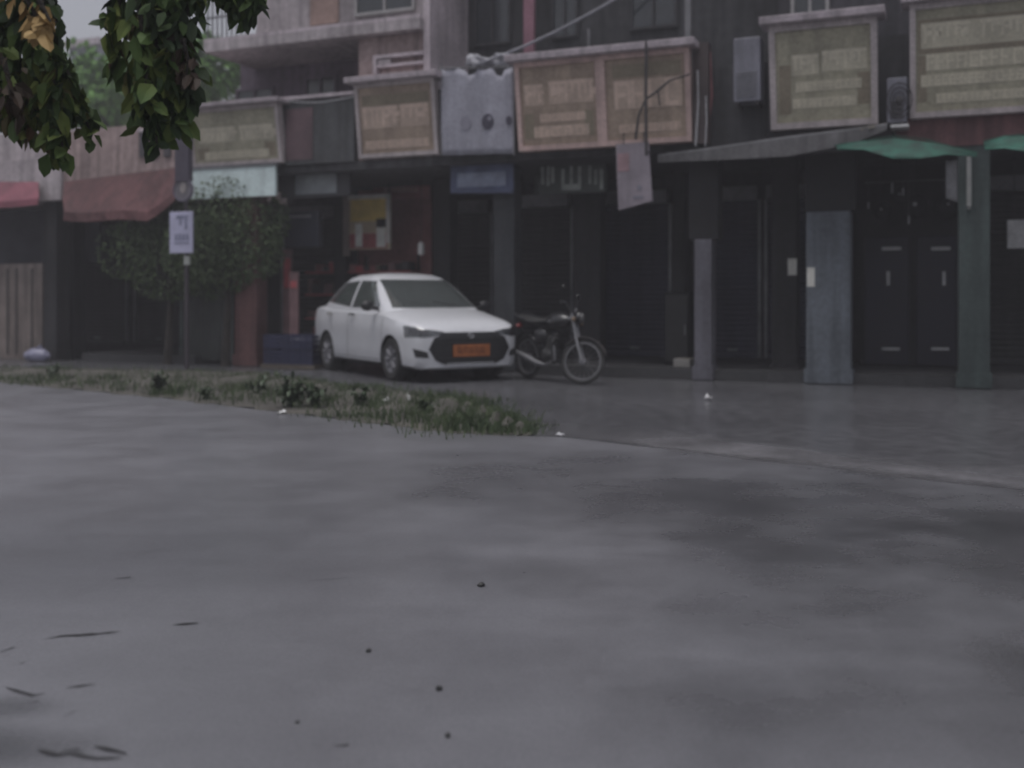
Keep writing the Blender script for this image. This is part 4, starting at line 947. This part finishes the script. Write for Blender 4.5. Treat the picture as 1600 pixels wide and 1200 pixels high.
# white sticks / stakes and litter
def litter(px, py, wpx, hpx, label, seed, mat=None):
    x, y = Pg(px, py); s = 1/1600*y; rr = random.Random(seed); q = MB(); rows = []
    for j in range(4): rows.append([(x+(i-1.5)/3*wpx*s+rr.uniform(-.2,.2)*wpx*s, y+(j-1.5)*.25*wpx*s, .02+abs(rr.uniform(.1,1))*hpx*s*(1 if 0 < i < 3 and 0 < j < 3 else .35)) for i in range(4)])
    q.grid(rows); org = (x, y, .012); o = link('litter_scrap', q.mesh('litter', org), mat or m_litter, None, org); s_ = o.modifiers.new('thick', 'SOLIDIFY'); s_.thickness = .002
    tag(o, label, 'litter', 'scraps of litter on the ground')
m_litter = M('white_litter', (.75,.75,.75), .5, .1, 20)
litter(605, 636, 12, 24, 'tall white crumpled scrap standing in the weeds before the car', 1)
litter(720, 654, 13, 9, 'white scrap on the grass below the number plate of the car', 2)
litter(875, 684, 12, 7, 'grey-white scrap at the tip of the grass verge', 3, M('grey_litter', (.4,.4,.42), .5))
litter(441, 648, 11, 8, 'small white scrap at the road edge below the largest weed', 4)
litter(1107, 626, 9, 10, 'white scrap on the wet lot in front of the blue shutters', 5)
litter(638, 634, 5, 22, 'thin white upright scrap right of the tall crumpled one', 6)
m_peb = M('dark_pebble', (.02,.02,.02), .5)
for i, (px, py, wd_, lab) in enumerate([(700,1156,9,'black pebble on the road nearest the lower edge'),(752,919,12,'dark flat pebble in the middle of the road'),(686,1082,12,'dark flat pebble on the road above the black one'),(464,1134,7,'smallest dark pebble on the left of the road'),(576,1022,9,'brownish pebble on the road below the middle')]):
    x, y = Pg(px, py); s = y/1600*wd_/2; q = MB(); q.ball((x, y, .008+s*.35), s, 8, 6, 1, 1.1, .7 if i else 1.2)
    rr = random.Random(i); q.v = [(a+rr.uniform(-.15,.15)*s, b+rr.uniform(-.15,.15)*s, c) for a, b, c in q.v]
    o = link('pebble', q.mesh('pebble', (x,y,.008), True), m_peb, None, (x,y,.008)); tag(o, lab, 'pebble', 'dark pebbles on the road')
# ------------------------------------------------------------------ car
def hermite(keys, x):
    ks = keys
    for i in range(len(ks)-1):
        a, b = ks[i], ks[i+1]
        if (a[0]-x)*(b[0]-x) <= 0:
            t = (x-a[0])/(b[0]-a[0]); p = ks[max(i-1,0)]; n_ = ks[min(i+2,len(ks)-1)]; o = []
            for j in range(1, len(a)):
                m0 = (b[j]-p[j])/(b[0]-p[0])*(b[0]-a[0]); m1 = (n_[j]-a[j])/(n_[0]-a[0])*(b[0]-a[0])
                o.append((2*t**3-3*t*t+1)*a[j]+(t**3-2*t*t+t)*m0+(3*t*t-2*t**3)*b[j]+(t**3-t*t)*m1)
            return o
    return list(ks[-1][1:])
def copy_bvh(mb):
    return BVHTree.FromPolygons([Vector(p) for p in mb.v], mb.f)
hx, hy = sin(R(31)), -cos(R(31)); CARZ = .012
car = bpy.data.objects.new('parked_car', None); C.objects.link(car); car.location = (-1.60, 15.74, CARZ); car.rotation_euler = (0, 0, math.atan2(hy, hx))
tag(car, 'white four-door sedan with a black grille and orange number plate, parked before the shops', 'car')
m_paint = M('white_car_paint', (.62,.63,.66), .36, .05, 1.2, fine=.03, coat=.7)
m_blk = M('black_trim', (.018,.018,.02), .4, .2, 4); m_tyre = M('tyre_rubber', (.03,.03,.03), .8, .2, 6)
m_well = M('wheel_well_black', (.012,.012,.012), .9); m_rim = M('rim_silver', (.24,.24,.26), .6, .2, 4, metal=.2)
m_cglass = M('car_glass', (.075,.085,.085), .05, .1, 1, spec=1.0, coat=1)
m_lamp = M('headlamp_glass', (.05,.055,.06), .1, .3, 12, spec=1, coat=1); m_chrome = M('chrome', (.6,.6,.62), .2, .1, 3, metal=.9)
keys = [(2.0,.50,.24,.60,.615),(1.975,.66,.19,.67,.69),(1.90,.775,.17,.73,.765),(1.78,.825,.17,.78,.83),(1.6,.845,.18,.82,.885),(1.3,.862,.18,.87,.95),(1.0,.868,.18,.92,1.0),(.6,.868,.18,.94,1.01),
        (-1.0,.868,.18,.97,1.02),(-1.5,.86,.19,.995,1.055),(-1.8,.83,.22,.985,1.05),(-1.93,.76,.28,.95,1.0),(-1.99,.62,.36,.86,.89)]
body = MB(); rows = []; xs = [2.0,1.99,1.975,1.95,1.92]+[1.9-.06*i for i in range(64)]+[-1.95,-1.975,-1.99]
for x in xs:
    w_, zb, zl, zt = hermite(keys, x)
    half = [(0,zb),(.6*w_,zb),(.9*w_,zb+.01),(w_-.02,zb+.05),(w_-.004,zb+.14),(w_,zb+(zl-zb)*.35),(w_-.003,zb+(zl-zb)*.52),(w_+.004,zb+(zl-zb)*.66),(w_-.006,zb+(zl-zb)*.82),(w_-.03,zl-.03),(w_-.075,zl+.004),(w_*.8,zl+(zt-zl)*.45),(w_*.5,zt-.008),(w_*.25,zt-.002),(0,zt)]
    ring = half + [(-y,z) for y, z in half[-2:0:-1]]
    rows.append([(x, y, z) for y, z in ring])
body.grid(rows, closed=True); nr = len(rows[0]); body.f += [tuple(range(nr)), tuple((len(rows)-1)*nr+k for k in range(nr-1,-1,-1))]
bvh = copy_bvh(body)
bo = link('body', body.mesh('body', smooth=True), m_paint, car)
cut = MB()
for x in (1.235, -1.215):
    for s in (-1, 1): cut.cyl((x, s*.56, .30), (x, s*1.1, .30), .335, 40)
co = link('cutter', cut.mesh('cutter'), m_paint, car)
bm_ = bo.modifiers.new('b', 'BOOLEAN'); bm_.operation = 'DIFFERENCE'; bm_.object = co; bm_.solver = 'EXACT'
bpy.context.view_layer.update()
dg = bpy.context.evaluated_depsgraph_get(); me2 = bpy.data.meshes.new_from_object(bo.evaluated_get(dg))
bo.modifiers.clear(); bo.data = me2; bpy.data.objects.remove(co)
gh = [(.93,1.10,-1.88,.82),(1.0,.97,-1.76,.80),(1.1,.80,-1.60,.765),(1.2,.62,-1.43,.725),(1.3,.44,-1.26,.68),(1.38,.27,-1.10,.64),(1.44,.13,-.95,.60),(1.48,-.02,-.78,.545),(1.505,-.15,-.62,.46),(1.515,-.26,-.50,.3)]
top = MB(); rows = []
for i in range(28):
    z = .93+(1.515-.93)*i/27; xf, xr, hw = hermite(gh, z); cx = (xf+xr)/2; rx = (xf-xr)/2; ring = []
    for k in range(56):
        t = 2*pi*k/56; c_, s_ = cos(t), sin(t); e = 2/6.5; ring.append((cx+rx*math.copysign(abs(c_)**e, c_), hw*math.copysign(abs(s_)**e, s_), z+.016*(1-abs(s_)**2)*(i/27)))
    rows.append(ring)
top.grid(rows, closed=True); top.f.append(tuple(27*56+k for k in range(56)))
tb = copy_bvh(top)
link('roof', top.mesh('roof', smooth=True), m_paint, car)
def cpart(name, mb, mat, parent=None, smooth=False, bevel=0): return link(name, mb.mesh(name, smooth=smooth), mat, parent or car, bevel=bevel)
def project(rows, tree, dirn, off, thick=.012):
    """rows of start points thrown along dirn onto the bodywork -> thin shell standing 'off' proud"""
    o = []
    for r_ in rows:
        l = []
        for p in r_:
            hit = tree.ray_cast(Vector(p), Vector(dirn).normalized()) if dirn else tree.find_nearest(Vector(p))
            if hit[0] is None: hit = tree.find_nearest(Vector(p))
            n_ = hit[1]
            if n_.dot(hit[0]-Vector((hit[0].x*.7, 0, .6))) < 0: n_ = -n_
            l.append((hit[0]+n_*off, n_))
        o.append(l)
    mb = MB(); mb.grid([[q_[0] for q_ in l] for l in o]); 
    n1, n2 = len(o), len(o[0])
    back = [[q_[0]-q_[1]*thick for q_ in l] for l in o]
    edge_ = [(0,j) for j in range(n2)]+[(i,n2-1) for i in range(1,n1)]+[(n1-1,j) for j in range(n2-2,-1,-1)]+[(i,0) for i in range(n1-2,0,-1)]
    fr__ = [o[i][j][0] for i, j in edge_]; bk = [back[i][j] for i, j in edge_]; mb.grid([fr__+fr__[:1], bk+bk[:1]])
    return mb
def quadrows(bl, br, tl, tr, n1, n2, fix, axis):
    rows = []
    for i in range(n1+1):
        t = i/n1; a = (bl[0]+(tl[0]-bl[0])*t, bl[1]+(tl[1]-bl[1])*t); b = (br[0]+(tr[0]-br[0])*t, br[1]+(tr[1]-br[1])*t); l = []
        for j in range(n2+1):
            s = j/n2; p = (a[0]+(b[0]-a[0])*s, a[1]+(b[1]-a[1])*s); l.append((fix, p[0], p[1]) if axis == 'x' else (p[0], fix, p[1]))
        rows.append(l)
    return rows
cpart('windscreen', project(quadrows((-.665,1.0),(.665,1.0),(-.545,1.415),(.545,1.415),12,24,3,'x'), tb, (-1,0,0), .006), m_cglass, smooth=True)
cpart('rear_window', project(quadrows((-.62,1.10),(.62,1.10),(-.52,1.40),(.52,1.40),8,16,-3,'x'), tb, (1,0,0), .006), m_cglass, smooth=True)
wip = MB(); 
for a, b in (((.93,-.1,1.035),(.80,-.55,1.10)),((.95,.35,1.035),(.83,-.0,1.09))): wip.cyl(a, b, .008, 5)
cpart('wiper', wip, m_blk)
for s in (-1, 1):
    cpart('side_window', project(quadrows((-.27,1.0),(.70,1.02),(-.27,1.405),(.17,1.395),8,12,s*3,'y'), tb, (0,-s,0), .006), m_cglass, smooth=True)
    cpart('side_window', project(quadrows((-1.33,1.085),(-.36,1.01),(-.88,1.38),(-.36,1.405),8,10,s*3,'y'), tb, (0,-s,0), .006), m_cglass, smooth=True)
    for (x0, z0, x1, z1) in ((.95,.30,.98,.90),(-.31,.27,-.31,.955),(-.92,.62,-1.10,.955)):
        cpart('door_seam', project(quadrows((x0,z0),(x0+.012,z0),(x1,z1),(x1+.012,z1),12,1,s*3,'y'), bvh, (0,-s,0), .0015, .006), M('seam_grey', (.16,.16,.17), .6))
    cpart('door_seam', project(quadrows((-.9,.265),(.93,.265),(-.9,.275),(.93,.275),1,16,s*3,'y'), bvh, (0,-s,0), .0015, .006), M('seam_grey', (.16,.16,.17), .6))
    cpart('sill', project(quadrows((-.86,.19),(.88,.19),(-.86,.235),(.88,.235),1,16,s*3,'y'), bvh, (0,-s,0), .004, .01), m_blk)
    for x in (-.12, -1.02):
        h_ = MB(); h_.tube([(x-.09,s*.872,.895),(x-.05,s*.898,.90),(x+.05,s*.898,.90),(x+.09,s*.872,.895)], .014, 8); cpart('door_handle', h_, m_blk if x > -.5 else M('handle_grey', (.22,.21,.2), .5))
    mr = MB(); mr.ball((.70, s*.965, 1.03), .10, 12, 8, .55, 1.05, .75); mr.tube([(.72,s*.80,.985),(.71,s*.90,1.0)], [.03,.025], 8); cpart('wing_mirror', mr, m_blk, smooth=True)
    guess = []
    for i in range(5):
        t = i/4; a = Vector((2.02,s*.40,.655)).lerp(Vector((2.0,s*.40,.70)), t); m1 = Vector((1.98,s*.68,.61)).lerp(Vector((1.95,s*.68,.745)), t); b = Vector((1.70,s*.95,.62)).lerp(Vector((1.62,s*.95,.80)), t)
        guess.append([a.lerp(m1, k/6) for k in range(6)]+[m1.lerp(b, k/6) for k in range(7)])
    hl = cpart('headlight', project(guess, bvh, None, .006), m_lamp, smooth=True)
    r2 = [[Vector(p).lerp(Vector(guess[2][6]), .0) for p in row[5:11]] for row in guess[1:4]]
    cpart('lamp_lens', project(r2, bvh, None, .012, .008), M('lens_dark', (.03,.03,.035), .15, spec=1), hl, smooth=True)
    cpart('fog_lamp', project(quadrows((s*.62,.335),(s*.78,.345),(s*.64,.41),(s*.80,.46),4,6,3,'x'), bvh, (-1,0,0), .005), m_blk)
    rl = [[Vector((-1.86+.0*k, s*.85, .80+.16*i/3)).lerp(Vector((-2.0, s*.5, .80+.12*i/3)), k/6) for k in range(7)] for i in range(4)]
    cpart('tail_light', project(rl, bvh, None, .006), M('tail_red', (.3,.02,.02), .2, spec=1), smooth=True)
# hexagon grille with its thin upper band
def hexrows(pts, n2):
    rows = []
    for i in range(len(pts)-1):
        (z0, y0), (z1, y1) = pts[i], pts[i+1]; k = max(1, int((z1-z0)/.03))
        for j in range(k): t = j/k; z = z0+(z1-z0)*t; y = y0+(y1-y0)*t; rows.append([(3, -y+2*y*q_/n2, z) for q_ in range(n2+1)])
    z, y = pts[-1]; rows.append([(3, -y+2*y*q_/n2, z) for q_ in range(n2+1)]); return rows
gr = cpart('grille', project(hexrows([(.245,.40),(.30,.53),(.45,.625),(.60,.55),(.635,.46),(.672,.44)], 22), bvh, (-1,0,0), .008, .02), M('grille_black', (.014,.014,.016), .35, .2, 4))
for i in range(6):
    z = .33+i*.05; yy = .50 if i in (0,5) else .54
    cpart('grille_bar', project(quadrows((-yy,z),(yy,z),(-yy,z+.01),(yy,z+.01),1,20,3,'x'), bvh, (-1,0,0), .014, .006), M('bar_dark_grey', (.05,.05,.055), .3), gr)
cpart('chrome_trim', project(quadrows((-.36,.246),(.36,.246),(-.36,.26),(.36,.26),1,16,3,'x'), bvh, (-1,0,0), .012, .012), m_chrome)
bdg = MB(); bdg.tube([(2.022,.045*cos(2*pi*k/14),.628+.03*sin(2*pi*k/14)) for k in range(14)], .008, 6, close=True); bdg.box(2.018,2.026,-.03,.03,.622,.634); cpart('badge', bdg, m_chrome, gr)
npm = M('orange_number_plate', (.40,.125,.035), .5, .2, 6); np_ = MB(); np_.box(2.035,2.045,-.285,.285,.345,.505); npo = cpart('number_plate', np_, npm, bevel=.004)
tx = MB(); rr = random.Random(5); y = -.215
for k in range(10):
    if k in (2, 4, 6): y += .012
    h0 = .385; tx.box(2.0455,2.048,y,y+.008,h0,.475)
    if k % 3 != 1: tx.box(2.0455,2.048,y+.009,y+.026,.463,.475)
    if k % 2 == 0: tx.box(2.0455,2.048,y+.009,y+.026,.425,.437)
    if k % 4 != 2: tx.box(2.0455,2.048,y+.020,y+.028,.386,.42)
    y += .039
cpart('plate_characters', tx, M('plate_text', (.10,.03,.015), .6), npo)
pm = MB(); pm.box(1.98,2.034,-.06,.06,.40,.46); cpart('plate_bracket', pm, m_blk)
lip = MB(); 
cpart('bumper_lip', project(quadrows((-.62,.205),(.62,.205),(-.66,.222),(.66,.222),1,20,3,'x'), bvh, (-1,0,0), .012, .02), m_paint)
for x in (1.235, -1.215):
    for s in (-1, 1):
        wl = MB(); prof = [(.185,.05),(.20,.085),(.27,.09),(.288,.075),(.293,.04),(.293,-.04),(.288,-.075),(.27,-.09),(.20,-.085),(.185,-.05)]
        n = 36; wl.grid([[(x+r_*cos(2*pi*k/n), s*.765+s*o_, .293+r_*sin(2*pi*k/n)) for k in range(n)] for r_, o_ in prof], closed=True)
        ty = cpart('wheel', wl, m_tyre, smooth=True)
        rm = MB(); rm.grid([[(x+r_*cos(2*pi*k/n), s*.765+s*o_, .293+r_*sin(2*pi*k/n)) for k in range(n)] for r_, o_ in ((.19,.078),(.175,.07),(.165,.045),(.06,.055),(.0001,.058))], closed=True)
        for k in range(8):
            a = 2*pi*k/8; c0 = Vector((x+.05*cos(a), s*.828, .293+.05*sin(a))); c1 = Vector((x+.172*cos(a), s*.838, .293+.172*sin(a))); rm.cyl(c0, c1, .018, 6, .024)
        cpart('rim', rm, m_rim, ty, smooth=True)
        wv = MB(); n = 24; wv.grid([[(x+.332*cos(2*pi*k/n), s*yy, .30+.332*sin(2*pi*k/n)) for k in range(-1, 14)] for yy in (.58,.855)]); wv.add([(x+.334*cos(2*pi*k/n), s*.575, .30+.334*sin(2*pi*k/n)) for k in range(n)], [tuple(range(n))]); cpart('wheel_arch_liner', wv, m_well)

# ------------------------------------------------------------------ motorcycle
bk = bpy.data.objects.new('motorcycle', None); C.objects.link(bk); bv = Vector((.71, -1.05)).normalized(); bk.location = (.585, 14.12, .012); bk.rotation_euler = (0, 0, math.atan2(bv.y, bv.x))
tag(bk, 'black motorcycle on its stand, front wheel turned aside, right of the white car', 'motorcycle')
def bpart(name, mb, mat, parent=None, smooth=True): return link(name, mb.mesh(name, smooth=smooth), mat, parent or bk)
ST = R(36); Fc = Vector((.63, 0, .30)); Hd = Vector((.40, 0, .86))    # steering axis through hub and head
ax_ = (Hd-Fc).normalized(); Mst = Matrix.Translation(Hd) @ Matrix.Rotation(ST, 4, Vector((-.35,0,.94)).normalized()) @ Matrix.Translation(-Hd)
def steer(mb): mb.v = [tuple(Mst @ Vector(p)) for p in mb.v]; return mb
m_bblk = M('bike_black', (.016,.016,.018), .35, .2, 5, coat=.5); m_bchr = M('bike_chrome', (.19,.19,.20), .5, .15, 5, metal=.5)
def bwheel(c, st):
    n = 36; t_ = MB(); t_.tube([(c.x+.275*cos(2*pi*k/n), 0, c.z+.275*sin(2*pi*k/n)) for k in range(n)], .03, 8, close=True)
    r_ = MB(); r_.grid([[(c.x+q_*cos(2*pi*k/n), o_, c.z+q_*sin(2*pi*k/n)) for k in range(n)] for q_, o_ in ((.252,-.022),(.236,-.024),(.232,0),(.236,.024),(.252,.022))], closed=True)
    s_ = MB()
    for k in range(18):
        a = 2*pi*k/18; s_.cyl((c.x+.03*cos(a+.5), .02*(-1)**k, c.z+.03*sin(a+.5)), (c.x+.238*cos(a), 0, c.z+.238*sin(a)), .0028, 4)
    h_ = MB(); h_.cyl((c.x,-.05,c.z), (c.x,.05,c.z), .045, 14)
    if st: [steer(q_) for q_ in (t_, r_, s_, h_)]
    w_ = bpart('wheel', t_, m_tyre); bpart('rim', r_, m_bchr, w_); bpart('spoke', s_, m_bchr, w_)['kind'] = 'stuff'; bpart('hub', h_, m_rim, w_)
bwheel(Fc, True); bwheel(Vector((-.63,0,.30)), False)
q = MB()
for s in (-1, 1): q.tube([(.63,s*.075,.30),(.52,s*.075,.58),(.41,s*.075,.92)], [.018,.022,.019], 8)
q.box(.36,.46,-.09,.09,.84,.87); bpart('fork', steer(q), M('fork_silver', (.24,.24,.25), .35, .1, 5, metal=.4))
q = MB(); q.tube([(.33,-.36,1.02),(.36,-.25,1.04),(.40,-.1,.96),(.40,.1,.96),(.36,.25,1.04),(.33,.36,1.02)], .012, 8); hb = bpart('handlebar', steer(q), m_bchr)
for s in (-1, 1):
    q = MB(); q.cyl((.33,s*.36,1.02), (.345,s*.25,1.035), .018, 8); bpart('grip', steer(q), m_bblk, hb)
    q = MB(); q.cyl((.36,s*.24,1.04), (.34,s*.30,1.19), .006, 5); q.ball((.34,s*.31,1.22), .055, 10, 6, .3, 1.1, .8); bpart('mirror', steer(q), m_bblk, hb)
q = MB(); q.ball((.50,0,.88), .085, 14, 9, .8, 1, 1); hl = bpart('headlight', steer(q), m_bblk); q = MB(); q.ball((.545,0,.88), .07, 14, 8, .35, 1, 1); bpart('lens', steer(q), M('bike_lens', (.16,.16,.16), .2, spec=1), hl)
for s in (-1, 1):
    q = MB(); q.cyl((.47,s*.07,.83), (.47,s*.16,.83), .01, 5); q.ball((.48,s*.17,.83), .03, 8, 6); bpart('indicator', steer(q), M('amber_lens', (.2,.13,.07), .3))
q = MB(); n = 12; q.grid([[(Fc.x+.325*cos(a), yy, Fc.z+.325*sin(a)) for yy in (-.055,-.03,0,.03,.055)] for a in [R(20+i*11) for i in range(n)]]); fm_ = bpart('front_mudguard', steer(q), M('faded_mudguard', (.10,.09,.09), .5)); fm_.modifiers.new('t','SOLIDIFY').thickness = .006
q = MB(); q.grid([[(-.63+.335*cos(a), yy, .31+.335*sin(a)) for yy in (-.06,0,.06)] for a in [R(40+i*12) for i in range(12)]]); rm_ = bpart('rear_mudguard', q, m_bblk); rm_.modifiers.new('t','SOLIDIFY').thickness = .006
q = MB()
q.tube([(.37,0,.82),(.05,0,.76),(-.3,0,.72),(-.75,0,.80)], .02, 8); q.tube([(.37,0,.78),(.25,0,.5),(.2,0,.28),(-.2,0,.27),(-.28,0,.7)], .018, 8); q.tube([(-.2,.05,.3),(-.63,.07,.3)], .018, 6); q.tube([(-.2,-.05,.3),(-.63,-.07,.3)], .018, 6); bpart('frame', q, m_bblk)
q = MB(); q.ball((.12,0,.83), .17, 18, 12, 1.5, .85, .72); q.ball((.02,0,.82), .13, 14, 8, 1.5, .8, .7); bpart('fuel_tank', q, m_bblk)
q = MB(); rows = [[(x, .11*cos(a)*wd_, z+.05*sin(a)) for a in [2*pi*k/14 for k in range(14)]] for x, wd_, z in ((-.08,.3,.82),(-.1,.8,.82),(-.3,1.05,.81),(-.5,1.15,.82),(-.7,1.05,.85),(-.8,.7,.86),(-.82,.2,.86))]; q.grid(rows, closed=True); bpart('seat', q, M('seat_black', (.02,.02,.02), .6))
q = MB(); q.tube([(.0,-.02,.36),(.02,0,.5),(.06,0,.62)], [.12,.105,.09], 10); 
for k in range(6): q.cyl((.02+.008*k,0,.46+.027*k), (.022+.008*k,0,.468+.027*k), .13, 14)
q.ball((-.06,0,.36), .15, 14, 9, 1.2, .85, .8); bpart('engine', q, M('engine_dark', (.07,.07,.07), .5, .4, 8, metal=.3))
q = MB(); q.tube([(.10,-.08,.5),(.16,-.11,.3),(-.05,-.13,.22)], .018, 8); q.tube([(-.05,-.13,.22),(-.2,-.15,.24),(-.5,-.17,.33),(-.72,-.17,.38)], [.022,.04,.042,.035], 10); bpart('exhaust', q, m_bchr)
q = MB(); q.tube([(.18,-.14,.25),(.30,-.26,.30),(.31,-.27,.55),(.24,-.12,.66)], .013, 8); q.tube([(.18,.14,.25),(.30,.26,.30),(.31,.27,.55),(.24,.12,.66)], .013, 8); bpart('leg_guard', q, m_bblk)
q = MB(); q.tube([(-.02,.12,.25),(-.08,.27,.01)], .012, 6); bpart('side_stand', q, m_bblk)
q = MB(); q.ball((-.86,0,.74), .045, 10, 6, .6, 1.3, .8); bpart('tail_light', q, M('tail_red', (.3,.02,.02)))
q = MB(); q.tube([(-.55,-.13,.86),(-.8,-.12,.92),(-.84,0,.93),(-.8,.12,.92),(-.55,.13,.86)], .012, 8); bpart('grab_rail', q, m_bblk)
q = MB(); q.ball((-.22,-.09,.62), .12, 12, 8, 1.3, .3, .8); q.ball((-.22,.09,.62), .12, 12, 8, 1.3, .3, .8); bpart('side_panel', q, m_bblk)
